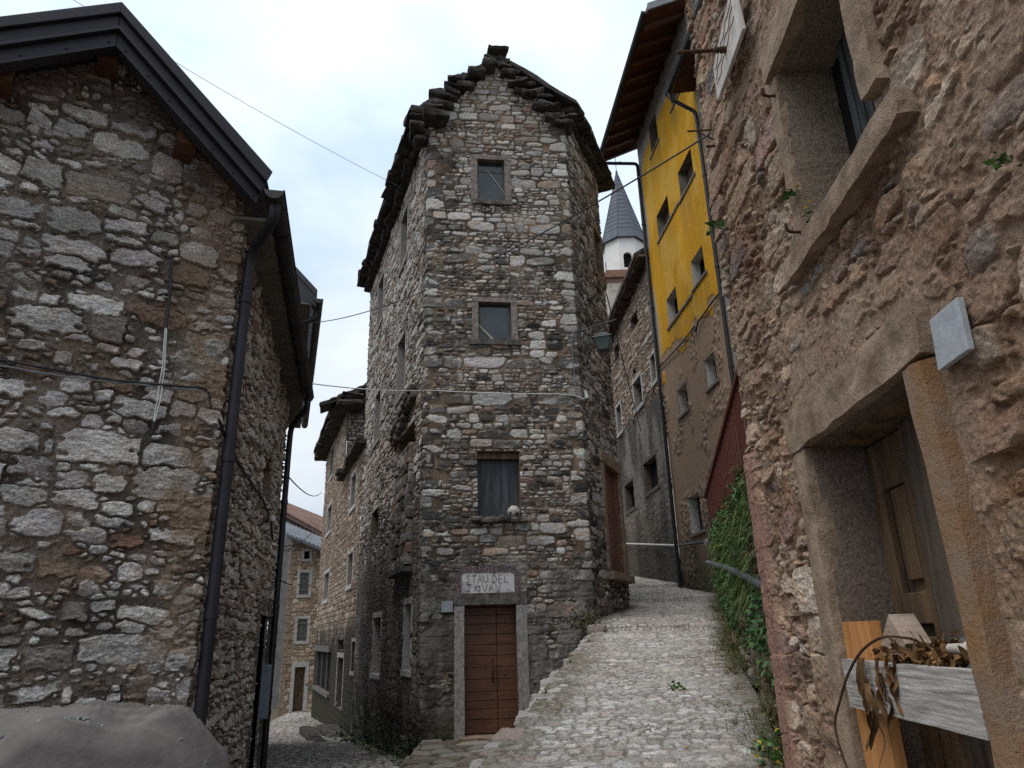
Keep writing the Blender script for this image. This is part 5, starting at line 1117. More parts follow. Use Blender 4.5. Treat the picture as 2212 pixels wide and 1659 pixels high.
e9a, e9b = W9.px(0, 1393, 508, .42), W9.px(0, 1318, 690, .42)
ez9 = lambda a: lerp(e9a[1], e9b[1], (a - e9a[0]) / (e9b[0] - e9a[0])) - .05
wall_mesh('wall', W9, us, zs, H, C, ops9, lambda a: ez9(a) + .05, STONE, hs)
for i, r in enumerate(br):
    wn = pane(W9, r, -.22, DARK, hs)
    if i in (2, 3, 4): frame_boxes(W9, r, .12, .03, .05, FRAME_PALE, wn)
    elif i in (5, 6): frame_boxes(W9, r, .12, .015, .05, FRAME_DARK, wn)
mb = MB(); d9 = np.append(W9.d[0], 0); n9 = np.append(W9.n[0], 0); a = 0
while a < BU2: L = random.uniform(.4, .8); o = random.uniform(.38, .48); mb.rock(W9.pos(0, a + L / 2, ez9(a + L / 2) + .06, (o - .4) / 2), (d9 * L * .53, n9 * (o + .4) / 2, up * .07), .02, (4, 3, 2), 3); a += L
q0_, q1_ = W9.pos(0, 0, ez9(0) + .1, .45), W9.pos(0, BU2 - .1, ez9(BU2) + .1, .45); mb.box8([q0_, q1_, q0_ - n9 * 5 + up * 3.2, q1_ - n9 * 5 + up * 3.2] + [p + up * .14 for p in (q0_, q1_, q0_ - n9 * 5 + up * 3.2, q1_ - n9 * 5 + up * 3.2)])
mb.build('roof', mat_two('brown_slab_roof', (.05, .035, .027), (.13, .095, .075), 4, .9, ((20, .015, 5),)), hs)
# pole rail along the wall foot
def o9(x, y, o): a, b = W9.px(0, x, y, o); return W9.pos(0, a, b, o)
def o7(x, y, o): a, b = W7.px(1, x, y, o); return W7.pos(1, a, b, o)
p1, p2, p2b, p3 = o9(1340, 1174, .12), o9(1458, 1178, .12), o7(1464, 1178, .12), o7(1528, 1170, .12)
mb = MB(); mb.tube([p1, p2], .028, 8); tag(mb.build('pole_rail', CABLE_WHITE, loc=p2), 'pale pole rail along the dark foot of the far stone house', 'rail')
rl = thing('pole_rail', 'black pole rail with a white cap along the foot of the yellow house', 'rail', p3)
mb = MB(); mb.tube([p2b, p3], .035, 8); mb.build('rail', CABLE_BLACK, rl)
mb = MB(); mb.rock(p3 - up * .03, ((.07, 0, 0), (0, .09, 0), (0, 0, .09)), .02, (3, 3, 3), 9); mb.build('end_cap', FRAME_PALE, rl)
# facade cables
def on7(x, y, o=.06): a, b = W7.px(1, x, y, o); return W7.pos(1, a, b, o)
def on9(x, y, o=.06): a, b = W9.px(0, x, y, o); return W9.pos(0, a, b, o)
wire('facade_cable', 'black cable running up across the yellow house above its brown base', [on7(1426, 792), on7(1450, 766), on7(1480, 732), on7(1500, 704), on7(1503, 716), on7(1508, 695), on7(1540, 650), on7(1562, 622), on7(1588, 592)], .022, CABLE_BLACK)
wire('facade_cable', 'cable pair sagging along the far stone house over its grey base', [on9(1336, 948), on9(1352, 925), on9(1365, 905), on9(1368, 912), on9(1372, 898), on9(1395, 868), on9(1414, 843)], .025, CABLE_BLACK)

# ------------------------------------------------------------------ church steeple far behind
YC = 55.0; def_ = lambda x, y: atY(x, y, YC); cx = 10.12
tipz = def_(1328, 374)[2]; zb1 = def_(1345, 535)[2]; zb2 = def_(1335, 606)[2]
ch = thing('church_tower', 'white church belfry with grey pointed spire rising beyond the far houses', 'church tower', (cx, YC, -2))
def octa(r, z, a0=math.pi / 8): return [np.array([cx + r * math.cos(a0 + k * math.pi / 4), YC + r * math.sin(a0 + k * math.pi / 4), z]) for k in range(8)]
mb = MB(); r_e = 2.1
b0, b1_ = octa(r_e, zb1), octa(r_e * .93, zb1 + .55); tp_ = octa(.05, tipz)
for k in range(8): mb.add([b0[k], b0[(k + 1) % 8], b1_[(k + 1) % 8], b1_[k]], [(0, 1, 2, 3)]); mb.add([b1_[k], b1_[(k + 1) % 8], tp_[(k + 1) % 8], tp_[k]], [(0, 1, 2, 3)])
mb.add(octa(r_e, zb1)[::-1], [tuple(range(8))])
for k in range(8): mb.tube([b0[k], b1_[k] + up * .02, tp_[k]], .045, 5)
for i in range(1, 15):
    t = i / 15; rr_ = octa(lerp(r_e * .93, .05, t) + .012, lerp(zb1 + .55, tipz, t)); mb.tube(rr_ + [rr_[0]], .014, 4, caps=False)
mb.build('spire', SPIRE, ch)
mb = MB(); rb2 = 1.8
for k in range(8):
    a, b = octa(rb2, 0)[k], octa(rb2, 0)[(k + 1) % 8]; L = np.linalg.norm(b - a); e = (b - a) / L; n = np.array([e[1], -e[0], 0]); z0, z1_ = zb2, zb1 + .1
    hw_, zs0, zs1 = .36, zb2 + .35, zb2 + 1.45     # arched bell opening on each face
    pts = [(L / 2 - hw_, zs0), (L / 2 + hw_, zs0)] + [(L / 2 + hw_ * math.cos(q), zs1 + hw_ * math.sin(q)) for q in np.linspace(0, math.pi, 9)]
    P3d = lambda u_, z_: a * [1, 1, 0] + e * u_ + up * z_
    loop = [P3d(*q) for q in pts]; m_ = len(loop)
    outer = [P3d(0, z0), P3d(L, z0), P3d(L, z1_), P3d(0, z1_)]
    vs = outer + loop + [q - n * .25 for q in loop]; i0 = 4; ar = list(range(i0 + 2, i0 + m_))
    if k % 2 == 0: mb.add(outer, [(0, 1, 2, 3)]); continue
    mb.add(vs, [(0, 1, i0 + 1, i0), (1, 2, i0 + 2, i0 + 1), (3, 0, i0, ar[-1])] + [(2, 3) + tuple(reversed(ar))] + [(i0 + q, i0 + (q + 1) % m_, i0 + m_ + (q + 1) % m_, i0 + m_ + q) for q in range(m_)])
mb.build('belfry', BELFRY, ch)
mb = MB(); ci = octa(1.5, zb2 + .1); co_ = octa(1.5, zb1)
for k in range(8): mb.add([ci[k], ci[(k + 1) % 8], co_[(k + 1) % 8], co_[k]], [(0, 1, 2, 3)])
mb.build('belfry_opening', DARK, ch)
mb = MB(); zc_ = zb2 - .02
for r_, za_, zb_ in ((2.0, zc_ - .3, zc_), (2.15, zc_ - .75, zc_ - .31), (1.95, zc_ - 1.15, zc_ - .76)): 
    mb.prism([np.array([cx + i * r_, YC + j * r_, za_]) for i, j in ((-1, -1), (1, -1), (1, 1), (-1, 1))], (0, 0, zb_ - za_))
mb.build('cornice', BRICK, ch)
mb = MB(); mb.prism([np.array([cx + i * 1.9, YC + j * 1.9, -2.4]) for i, j in ((-1, -1), (1, -1), (1, 1), (-1, 1))], (0, 0, zc_ - 1.16 + 2.4)); mb.build('shaft', mat_two('pale_tower_stone', (.28, .25, .21), (.5, .46, .4), 2.2, .9, ((4, .03, 5),)), ch)
mb = MB(); tz = tipz; mb.tube([(cx, YC, tz - .1), (cx, YC, tz + 1.75)], .03, 6); mb.tube([(cx - .48, YC, tz + 1.2), (cx + .48, YC, tz + 1.2)], .03, 6); mb.tube([(cx, YC, tz), (cx, YC, tz + .16)], .1, 8)
for q in (-.48, .48): mb.tube([(cx + q, YC, tz + 1.12), (cx + q, YC, tz + 1.28)], .04, 5)
mb.build('cross', RUST, ch)

# ------------------------------------------------------------------ retaining wall of the garden, stair rail, handrail
random.seed(21)
RP = [(4.62, 16.9), (4.1, 14.8), (3.43, 12), (2.83, 9.8), (2.27, 7.2), (1.83, 5.3), (1.72, 4.66)]
W10 = Wall(RP); ry = [p[1] for p in RP]
def ret_y(a): return float(np.interp(a, W10.cum, ry))
def ret_z(a): return float(np.interp(ret_y(a), [4.6, 5.7, 9, 15, 17], [2.6, 2.65, 2.85, 3.3, 3.1]))
us = lines(W10.cum[1:-1], 0, W10.cum[-1], lambda a: .03 if ret_y(a) > 9 else .016); zs = lines([], .2, 3.5, .016)
def ret_layer(U, Z, H, C):
    n = fbm(U / .3, Z / .3, 4, 801); d = sstep(.45, .65, n) * .6; C = lerp(C, np.array([.045, .05, .025]), d[..., None]); return H, C
H, C = masonry(us, zs, rubble(0, W10.cum[-1], .2, 3.6, [(.16, .24, 6), (.09, .14, 30), (.05, .08, 90)], asp=1.6), dict(palette=[(3, (.3, .24, .19)), (2, (.36, .33, .29)), (2, (.24, .17, .14))], relief=.06, bevel=.035, warp=.03, rough=.03, mortar=(.15, .11, .08), mortar2=(.07, .06, .04), deep=.05, seed=99, layers=(ret_layer,)))
rwl = wall_mesh('retaining_wall', W10, us, zs, H, C, [], ret_z, STONE, loc=(2.3, 7.2, 1)); tag(rwl, 'overgrown rough stone retaining wall along the right edge of the cobbled ramp', 'retaining wall')
yy = np.linspace(4.7, 16.8, 40); tv = []
for y in yy:
    x0 = float(np.interp(y, ry[::-1], [p[0] for p in RP][::-1])); a = float(np.interp(-y, [-q for q in ry], W10.cum)); x1 = float(FY(y)) + .5 if y > 8.6 else 6.0
    for t in np.linspace(0, 1, 8): tv.append((lerp(x0 + .03, x1, t), y, ret_z(a) - .03 + .12 * t + .05 * random.random()))
I = np.arange(320).reshape(40, 8); kind(mesh_obj('terrace', np.array(tv), np.stack([I[:-1, :-1], I[:-1, 1:], I[1:, 1:], I[1:, :-1]], -1).reshape(-1, 4), EARTH, smooth=True), 'structure')
def atp(x, y, Y): return atY(x, y, Y)
A = atY(1525, 1070, 14.3); B = atY(1606, 770, 8.3); A2 = atY(1533, 1150, 14.3)
bl = thing('stair_railing', 'dark red slatted stair railing rising above the overgrown wall', 'railing', (A[0], A[1], 3.1))
dirv = B - A; hd = dirv * [1, 1, 0]; hd = hd / np.linalg.norm(hd); hn = np.array([hd[1], -hd[0], 0])
mb = MB(); mb.box8([p + hn * j * .04 + up * k for k in (-.05, .03) for j in (-1, 1) for p in (A - dirv * .01, B + dirv * .15)]); mb.build('handrail', BALUS, bl, bevel=.006)
mb = MB(); n_ = 28
for q in range(n_):
    p = A + dirv * 1.15 * (q + .5) / n_; w_ = np.linalg.norm(dirv * [1, 1, 0]) * 1.15 / n_ * .27; zl = lerp(A2[2], 2.75, (q + .5) / n_)
    mb.box8([np.array([p[0], p[1], 0]) + hd * i * w_ + hn * j * .007 + up * z for z in (zl, p[2] - .05) for j in (-1, 1) for i in (-1, 1)])
mb.build('slats', BALUS, bl)
mb = MB(); mb.box8([q + hn * j for q in () for j in ()] or [np.array([p[0], p[1], z]) + hn * j for z, k in ((2.5, 0), (2.95, 1)) for j in (.03, .08) for p in (A, B + dirv * .15)]); mb.build('stringer', BALUS, bl)
az_r = 13.68; hp = [onplane(x, y, (1.62, 5.3), az_r) for x, y in ((1526, 1213),)]
hp = [atY(1528, 1214, 11.6), atY(1567, 1225, 8.2), atY(1620, 1250, 5.9), atY(1690, 1288, 4.7)]
hr_ = thing('handrail', 'grey metal pipe handrail fixed along the overgrown stone wall', 'handrail', hp[1]); mb = MB(); mb.tube(bend(hp), .03, 10); mb.build('rail', HANDRAIL, hr_)
for q in (hp[1] * .7 + hp[2] * .3, hp[3] * .85 + hp[2] * .15): mb = MB(); mb.tube(bend([q, q - up * .1, q - up * .1 + np.array([.22, -.03, 0])]), .014, 8); mb.build('bracket', HANDRAIL, hr_)

# ------------------------------------------------------------------ greenery
GRN = [(.06, .125, .025), (.085, .17, .03), (.035, .08, .022), (.11, .19, .04), (.15, .18, .045), (.18, .14, .05)]
def blade(mb, p, d, L, wd, droop, col):
    d = np.array(d, float); d /= np.linalg.norm(d); s_ = np.cross(d, up); s_ = s_ / (np.linalg.norm(s_) + 1e-9); mb.color(np.array(col) * random.uniform(.6, 1.3)); vs = []
    for i in range(4):
        t = i / 3; c_ = p + d * L * t - up * droop * L * t * t; w_ = wd * (1 - t * .85); vs += [c_ - s_ * w_, c_ + s_ * w_]
    mb.add(vs, [(0, 1, 3, 2), (2, 3, 5, 4), (4, 5, 7, 6)], True)
def oleaf(mb, p, d, L, wd, col):
    d = np.array(d, float); d /= np.linalg.norm(d); s_ = np.cross(d, [random.gauss(0, .5), random.gauss(0, .5), 1]); s_ /= np.linalg.norm(s_) + 1e-9; n = np.cross(s_, d); mb.color(np.array(col) * random.uniform(.65, 1.3))
    mb.add([p, p + d * L * .4 + s_ * wd + n * wd * .3, p + d * L * .45, p + d * L * .4 - s_ * wd + n * wd * .3, p + d * L - n * L * .12], [(0, 1, 2), (0, 2, 3), (1, 4, 2), (2, 4, 3)], True)
def rpos(a, z, o): 
    g = min(max(np.searchsorted(W10.cum, a) - 1, 0), len(W10.d) - 1); return W10.pos(g, a, z, o), np.append(W10.n[g], 0), np.append(W10.d[g], 0)
mb = MB(); TOT = W10.cum[-1]
nz2 = lambda a, z, s_: float(fbm(np.array([a / .55]), np.array([z / .4]), 3, s_)[0])
for k in range(11500):
    a = random.uniform(.4, TOT + .1); y = ret_y(a); zt = ret_z(a); zl = float(z_ramp(y)); h = random.random() ** .75; z = zt + .12 - (zt - zl) * h * .62
    if y < 5.6: z = zt + .1 - (zt - zl) * h * .3
    if nz2(a, z, 811) < .47 + .13 * h: continue
    p, n, d = rpos(a, z, random.uniform(-.12, .1) if z > zt - .1 else random.uniform(.0, .1))
    blade(mb, p, n * random.uniform(.2, 1) + d * random.gauss(0, .5) + up * random.uniform(-.2, 1.1), random.uniform(.06, .3), random.uniform(.002, .006), random.uniform(.1, 1.2), random.choice(GRN))
kind(tag(mb.build('wall_grass', LEAF, loc=(2.9, 9, 2.5)), 'fine green grass and horsetail spilling over the top of the stone retaining wall', 'grass'), 'stuff')
mb = MB()
for k in range(5200):
    a = random.uniform(2.5, TOT - .1); y = ret_y(a); zt = ret_z(a); zl = float(z_ramp(y)); z = lerp(zl + .5, zt + .05, random.random())
    if nz2(a, z, 821) < .52: continue
    p, n, d = rpos(a, z, random.uniform(.02, .16)); oleaf(mb, p, n * .7 + d * random.gauss(0, .7) + up * random.gauss(-.2, .6), random.uniform(.03, .075), random.uniform(.012, .028), random.choice([(.04, .1, .035), (.028, .075, .028), (.05, .12, .04), (.07, .14, .04)]))
kind(tag(mb.build('climbing_ivy', LEAF, loc=(2.9, 9, 2)), 'dark green leafy creeper hanging on the face of the retaining wall', 'ivy'), 'stuff')
mb = MB(); WC = [(.06, .1, .025), (.09, .11, .03), (.14, .12, .04), (.16, .1, .04), (.05, .085, .025)]
for k in range(7000):
    a = random.uniform(.5, TOT + .25); y = ret_y(a); f = abs(random.gauss(0, 1)); 
    if nz2(a, 3, 831) < .42: continue
    p, n, d = rpos(a, 0, .02 + .13 * f); p[2] = float(z_ramp(p[1])) + .0 + random.random() ** 2 * .45 * (f < .8)
    blade(mb, p, n * random.gauss(.3, .6) + d * random.gauss(0, .6) + up * random.uniform(.3, 1.4), random.uniform(.05, .2), random.uniform(.0015, .004), random.uniform(.1, .7), random.choice(WC))
    if k % 4 == 0: oleaf(mb, p, n * random.gauss(.3, .6) + d * random.gauss(0, .8) + up * random.uniform(0, 1), random.uniform(.02, .045), random.uniform(.007, .016), random.choice(WC))
kind(tag(mb.build('verge_weeds', LEAF, loc=(2.3, 7, 1)), 'thin weeds and dry grass along the foot of the retaining wall', 'weeds'), 'stuff')
def plant(name, label, base, nl, R_, L, wd, cols, flower=None, upb=.6, cat='plant', bias=(0, 0, 0), bl=0):
    t = thing(name, label, cat, base); mb = MB(); base = np.array(base); mf = MB()
    st_ = MB()
    for k in range(nl):
        v = np.array([random.gauss(0, 1), random.gauss(0, 1), abs(random.gauss(upb, .5))]) + np.array(bias); v /= np.linalg.norm(v); r = R_ * random.uniform(.2, 1); p = base + v * r
        if bl: blade(mb, base + v * .02, v, R_ * random.uniform(.6, 1.2), wd, random.uniform(.2, .8), random.choice(cols))
        else: oleaf(mb, p, v + np.array([random.gauss(0, .5), random.gauss(0, .5), random.gauss(0, .3)]), L * random.uniform(.6, 1.2), wd * random.uniform(.7, 1.2), random.choice(cols))
        if k % 3 == 0 and not bl: st_.tube([base, base + v * r * .5 + up * .01, p], .0018, 4, caps=False)
    mb.build('leaves', LEAF, t)
    if st_.V: st_.color((.06, .08, .03)); st_.C = [(.06, .08, .03)] * len(st_.V); st_.build('stems', LEAF, t)
    if flower:
        fc, nf_ = flower
        for k in range(nf_):
            v = np.array([random.gauss(0, .6), random.gauss(0, .6), 1]) + np.array(bias); v /= np.linalg.norm(v); p = base + v * R_ * random.uniform(.9, 1.2); mf.color(fc)
            for q in range(5): oleaf(mf, p, (math.cos(q * 1.26), math.sin(q * 1.26), .3), L * .3, L * .12, fc)
        mf.build('flowers', LEAF, t)
    return t
BR = [(.06, .16, .03), (.08, .2, .035), (.05, .12, .03)]
def cob(x, y, dz=.005):
    r = ray(x, y); t = 5.
    for _ in range(40): p = CP + r * t; t = t + (CP[2] + r[2] * t - float(z_ramp(p[1])) - .0) / (.13 - r[2]) * .7
    p = CP + r * t; return p
p = cob(1458, 1495); plant('weed', 'bright green broad-leaved weed growing between cobbles mid-ramp', p, 26, .09, .05, .02, BR)
p = cob(1404, 1582); plant('weed', 'small flat tuft of weed among the lower cobbles', p, 22, .06, .035, .01, [(.08, .13, .03), (.1, .13, .04)])
p = cob(1590, 1568); plant('grass_tuft', 'sparse upright grass blades by the lower right edge of the cobbles', p, 24, .14, .05, .002, [(.07, .1, .04), (.09, .1, .05)], bl=1, upb=1.6)
p = cob(1690, 1650); p[0] += .0; plant('weed', 'leafy weed with yellowing leaves at the corner of the right house', p, 90, .22, .06, .022, [(.07, .2, .04), (.06, .15, .04), (.28, .2, .03), (.09, .2, .04)], upb=.5)
p = on6(1722, 425, .03); plant('celandine', 'yellow-flowered plant rooted in the left jamb of the right window', p, 7, .05, .05, .02, BR, ((.75, .55, .02), 2), bias=n6 * 1.2)
p = W6.pos(1, rwin[1] + .12, rwin[3] + .02, -.03); plant('celandine', 'yellow-flowered trailing plant on the sill of the right window', p, 16, .1, .045, .018, BR, ((.75, .55, .02), 3), bias=n6 * .8)
p = on6(2185, 350, .05); plant('wall_plant', 'small green seedling high at the far right of the rubble wall', p, 16, .045, .026, .01, BR, bias=n6)
p = on6(1562, 495, .03); plant('wall_plant', 'bright green leaves at the edge of the right wall beside the downpipe', p, 12, .09, .075, .024, BR, bias=n6 * 1.2, upb=.2)
p = rpos(TOT - 1.0, 1.5, .05)[0]; plant('grass_tuft', 'drooping grass tuft low on the retaining wall near the red strip', p, 80, .3, .05, .003, GRN, bl=1, bias=(-.8, -.3, 0))
p = np.array([ea[0] + 1.72, YE - .6, float(z_alley(YE)) + 1.0]); fl = plant('flower_bush', 'red flowering bush by the far house door in the alley', p, 60, .45, .12, .05, [(.04, .07, .025)], ((.5, .02, .015), 26), bias=(0, -.3, 0))
p = on2(1, 400, 1600, .0); 
for (q, lb, nl, rr_) in ((W1.pos(0, FU - .25, -.33, .12), 'dark weeds at the foot of the tower corner beside the alley', 60, .3), (W1.pos(0, FU - 2.6, -.5, .15), 'clump of dark weeds against the alley side of the tower', 60, .35), (W1.pos(0, FU - 5.5, -.68, .2), 'farthest clump of weeds along the alley side of the tower', 60, .4)):
    plant('weed_clump', lb, q, nl * 2, rr_ * 1.3, .09, .03, [(.03, .055, .02), (.045, .07, .025), (.025, .04, .018)], upb=.7)
plant('moss_shrub', 'mossy brown-green shrub where the ramp meets the right corner of the tower', (P1[0] - .2, P1[1] - .3, float(z_ramp(12.6)) - .05), 190, .4, .07, .024, [(.07, .08, .025), (.05, .06, .02), (.1, .09, .03), (.12, .09, .035)], upb=.8)
for yk, lb in ((9.4, 'small grass tuft on the ramp edge stones level with the brown door'), (11.2, 'mossy grass tuft on the ramp edge stones nearest the tower wall'), (7.6, 'low grass tuft on the lower ramp edge stones')):
    plant('grass_tuft', lb, (Lf(yk) + .06, yk, float(z_ramp(yk))), 40, .13, .05, .003, GRN, bl=1, upb=.9)
mb = MB(); LC = [(.26, .13, .05), (.2, .1, .05), (.3, .2, .06), (.3, .08, .04)]
for k in range(46):
    y = random.uniform(5.3, 11); x = lerp(Lf(y), Rf(y), random.random() ** .6); p = np.array([x, y, float(z_ramp(y)) + .025]); oleaf(mb, p, (random.gauss(0, 1), random.gauss(0, 1), .2), random.uniform(.02, .05), random.uniform(.007, .015), random.choice(LC))
kind(tag(mb.build('fallen_leaves', LEAF, loc=(1, 8, 1)), 'small brown fallen leaves scattered over the cobbled ramp', 'fallen leaves'), 'stuff')
mb = MB()
for k in range(900):      # moss and weeds along the wall feet of the alley
    if random.random() < .6: a = random.uniform(0, FU); q = W1.pos(0, a, 0, random.uniform(.02, .3) ** 1.0)
    else: a = random.uniform(AU, W4.cum[-1]); q = W4.pos(1, a, 0, random.uniform(.05, .6))
    q[2] = float(z_alley(q[1])) + .01; blade(mb, q, (random.gauss(0, .7), random.gauss(0, .7), 1), random.uniform(.06, .22), random.uniform(.003, .008), .5, random.choice(GRN))
kind(tag(mb.build('alley_weeds', LEAF, loc=(-3, 18, -.7)), 'dark tufts of grass along the wall feet in the alley', 'weeds'), 'stuff')

# ------------------------------------------------------------------ street lamp on the tower corner
n2_ = np.append(W1.n[2], 0); d2_ = np.append(W1.d[2], 0); zr = 7.36
root = np.append(P1, zr) + n2_ * .05 + d2_ * .06
lp = thing('street_lamp', 'wrought iron wall lantern with greenish glass on the right corner of the tower', 'street lamp', root)
mb = MB(); e_ = root + n2_ * .72 + up * .1; mb.tube([root - n2_ * .02, e_], .016, 8); mb.tube([e_, e_ + n2_ * .06 + up * .01], [.022, .004], 8)
mb.box8([root + n2_ * i + d2_ * j + up * k for k in (-.38, .05) for j in (-.02, .02) for i in (-.06, .0)])
def scroll(c_, r_, a0, a1, n=26, k=0.75):
    return [np.array(c_) + n2_ * (r_ * (1 - k * t) * math.cos(lerp(a0, a1, t))) + up * (r_ * (1 - k * t) * math.sin(lerp(a0, a1, t))) for t in np.linspace(0, 1, n)]
c1 = root + n2_ * .13 - up * .22; mb.tube(scroll(c1, .11, math.pi * 1.0, math.pi * 4.4), .007, 6); mb.tube([root + n2_ * .02 - up * .22] + [root + n2_ * (.02 + .5 * t) + up * (-.33 + .42 * t * t + .06 * t + .09 * math.sin(t * 3)) for t in np.linspace(0.05, 1, 14)], .008, 6)
c2 = root + n2_ * .56 + up * .0; mb.tube(scroll(c2, .06, math.pi * .5, math.pi * 3.4), .006, 6)
mb.build('bracket', IRON, lp)
lc_ = root + n2_ * .48 + up * .055; rt = .5
def sq(r_, z): return [lc_ + np.array([r_ * math.cos(rt + k * math.pi / 2), r_ * math.sin(rt + k * math.pi / 2), z]) for k in range(4)]
mb = MB(); mb.tube([lc_, lc_ - up * .12], .014, 8); mb.tube([lc_ - up * .12, lc_ - up * .135, lc_ - up * .15, lc_ - up * .19], [.03, .075, .08, .06], 12)
rings = [sq(.085, -.185), sq(.17, -.26), sq(.275, -.31), sq(.285, -.325)]
for a, b in zip(rings[:-1], rings[1:]):
    for k in range(4): mb.add([a[k], b[k], b[(k + 1) % 4], a[(k + 1) % 4]], [(0, 1, 2, 3)])
mb.add(rings[-1], [(3, 2, 1, 0)]); mb.build('hood', IRON, lp)
gt, gb2 = sq(.25, -.328), sq(.135, -.56); mb = MB()
for k in range(4): mb.add([gt[k], gb2[k], gb2[(k + 1) % 4], gt[(k + 1) % 4]], [(0, 1, 2, 3)])
mb.add(gb2, [(3, 2, 1, 0)]); mb.build('glass', LAMPGLASS, lp)
mb = MB()
for k in range(4): mb.tube([gt[k], gb2[k]], .009, 6); mb.tube([gb2[k], gb2[(k + 1) % 4]], .009, 6)
mb.build('frame', IRON, lp)
mb = MB(); bq = sq(.1, -.62); bt = lc_ - up * .66
for k in range(4): mb.tube([gb2[k], bq[k], bt], .005, 5); m_ = (gb2[k] + gb2[(k + 1) % 4]) / 2; mb.tube([m_, (bq[k] + bq[(k + 1) % 4]) / 2, bt], .005, 5); mb.tube([bq[k], bq[(k + 1) % 4]], .005, 5)
mb.build('basket', IRON, lp)

# ------------------------------------------------------------------ old football on the sill
bc = W1.pos(1, w3[2] - .13, w3[3] + .1, -.05); vs_ = []; bm = bmesh_ball = None
import bmesh
bm = bmesh.new(); bmesh.ops.create_icosphere(bm, subdivisions=4, radius=.118)
for v in bm.verts:
    d = v.co.normalized(); s_ = .9 + .1 * d.z if d.z < 0 else 1
    v.co *= (1 + .02 * math.sin(5 * d.x + 3 * d.z)) * (1 - .12 * max(0, -d.z - .5))
me = bpy.data.meshes.new('football'); bm.to_mesh(me); bm.free()
seeds = [Vector(q).normalized() for q in ((0, 1.618, 1), (0, -1.618, 1), (0, 1.618, -1), (0, -1.618, -1), (1, 0, 1.618), (-1, 0, 1.618), (1, 0, -1.618), (-1, 0, -1.618), (1.618, 1, 0), (-1.618, 1, 0), (1.618, -1, 0), (-1.618, -1, 0))]
a_ = me.color_attributes.new('Col', 'FLOAT_COLOR', 'POINT'); cc = np.ones((len(me.vertices), 4), np.float32)
for i, v in enumerate(me.vertices):
    d = v.co.normalized(); ds = sorted((d - s_).length for s_ in seeds); e = ds[1] - ds[0]; c_ = np.array([.5, .47, .41]) * (1 - .25 * random.random())
    if e < .05: c_ = c_ * .35; v.co *= .985
    if (d - Vector((-.55, -.75, -.35)).normalized()).length < .28 or (d - Vector((.55, -.7, -.45)).normalized()).length < .33: c_ = np.array([.03, .028, .026]); v.co *= .95
    cc[i, :3] = c_
a_.data.foreach_set('color', cc.ravel()); me.polygons.foreach_set('use_smooth', [True] * len(me.polygons)); me.materials.append(DRYLEAF)
bo = bpy.data.objects.new('football', me); COL.objects.link(bo); bo.location = bc; tag(bo, 'worn torn white football on the sill of the shuttered tower opening', 'ball')

# ------------------------------------------------------------------ draped grey cover at the lower left
crest = [W2.px(0, x, y, .5) for x, y in ((-200, 1600), (-60, 1582), (0, 1566), (36, 1552), (90, 1541), (140, 1531), (178, 1517), (205, 1521), (247, 1533), (310, 1542), (372, 1551), (400, 1566), (418, 1583), (442, 1610), (462, 1639), (474, 1690))]
crest = [(a - GU, b) for a, b in crest] + [(crest[-1][0] - GU + .06, .3), (crest[-1][0] - GU + .08, -.34)]
cu_, cz_ = [p[0] for p in crest], [p[1] for p in crest]
uu = np.concatenate([np.linspace(cu_[0] - .5, cu_[-3], 150), np.linspace(cu_[-3], cu_[-1], 24)[1:]]); oo = np.concatenate([np.linspace(.1, .95, 70), np.linspace(.95, 1.12, 30)[1:]])
OU, OO = np.meshgrid(uu, oo); cr = np.interp(OU, cu_, cz_)
Zc = cr - .25 * np.clip(.5 - OO, 0, 1) ** 1.5 - .2 * np.clip(OO - .5, 0, 1) ** 1.6 * 1.2
Zc = np.where(OO > .95, Zc - (sstep(.93, 1.12, OO)) ** .8 * (Zc + .35), Zc)
fold = .028 * np.sin(OU * 11 + 3 * OO + 4 * fbm(OU / .6, OO / .5, 2, 905)) * sstep(.45, .95, OO) + .02 * np.sin(OU * 5 - 9 * OO) * sstep(.2, .5, OO) + .085 * (fbm(OU / .5 + OO * .9, OO / .3 - OU * .35, 3, 901) - .5) * 2 + .07 * np.abs(fbm(OU / .8 + OO * 1.4, OO / .5, 2, 902) - .5) * 2 - .045 * np.exp(-((OO - .62 - .16 * np.sin(OU * 2.2 + 1)) / .05) ** 2) * sstep(-2.3, -1.2, OU) * sstep(0.2, -.3, OU) - .035 * np.exp(-((OO - .35 - .2 * (OU + 1.2)) / .04) ** 2) * sstep(-1.0, -1.6, OU)
for oc, ad, wd_, ph, fr in ((.6, .09, .04, .4, 2.1), (.74, .1, .028, 2.2, 2.9), (.87, .09, .03, 4.0, 2.4), (.5, .05, .03, 5.0, 3.3)):
    fold = fold + ad * np.exp(-np.abs(OO - oc - .09 * np.sin(OU * fr + ph)) / wd_) * sstep(.3, .6, fbm(OU / .7, OO / 2 + ph, 2, 910))
Zc = np.maximum(Zc + fold - .04 * sstep(.1, .25, OO) * sstep(.02, .25, cr + .3), -.345)
OO2 = OO + .03 * np.sin(OU * 9) * sstep(.95, 1.12, OO)
b3 = W2.p[0]; Vc = np.zeros(OU.shape + (3,)); Vc[..., 0] = b3[0] + W2.d[0][0] * (OU + GU) + W2.n[0][0] * OO2; Vc[..., 1] = b3[1] + W2.d[0][1] * (OU + GU) + W2.n[0][1] * OO2; Vc[..., 2] = Zc
I = np.arange(OU.size).reshape(OU.shape); F = np.stack([I[:-1, :-1], I[:-1, 1:], I[1:, 1:], I[1:, :-1]], -1).reshape(-1, 4)
cv_ = mesh_obj('fabric_cover', Vc.reshape(-1, 3), F[:, ::-1], FABRIC, loc=W2.pos(0, GU - 1.2, -.35, .6), smooth=True)
tag(cv_, 'draped grey fabric cover dotted with lichen in front of the left house', 'cover')
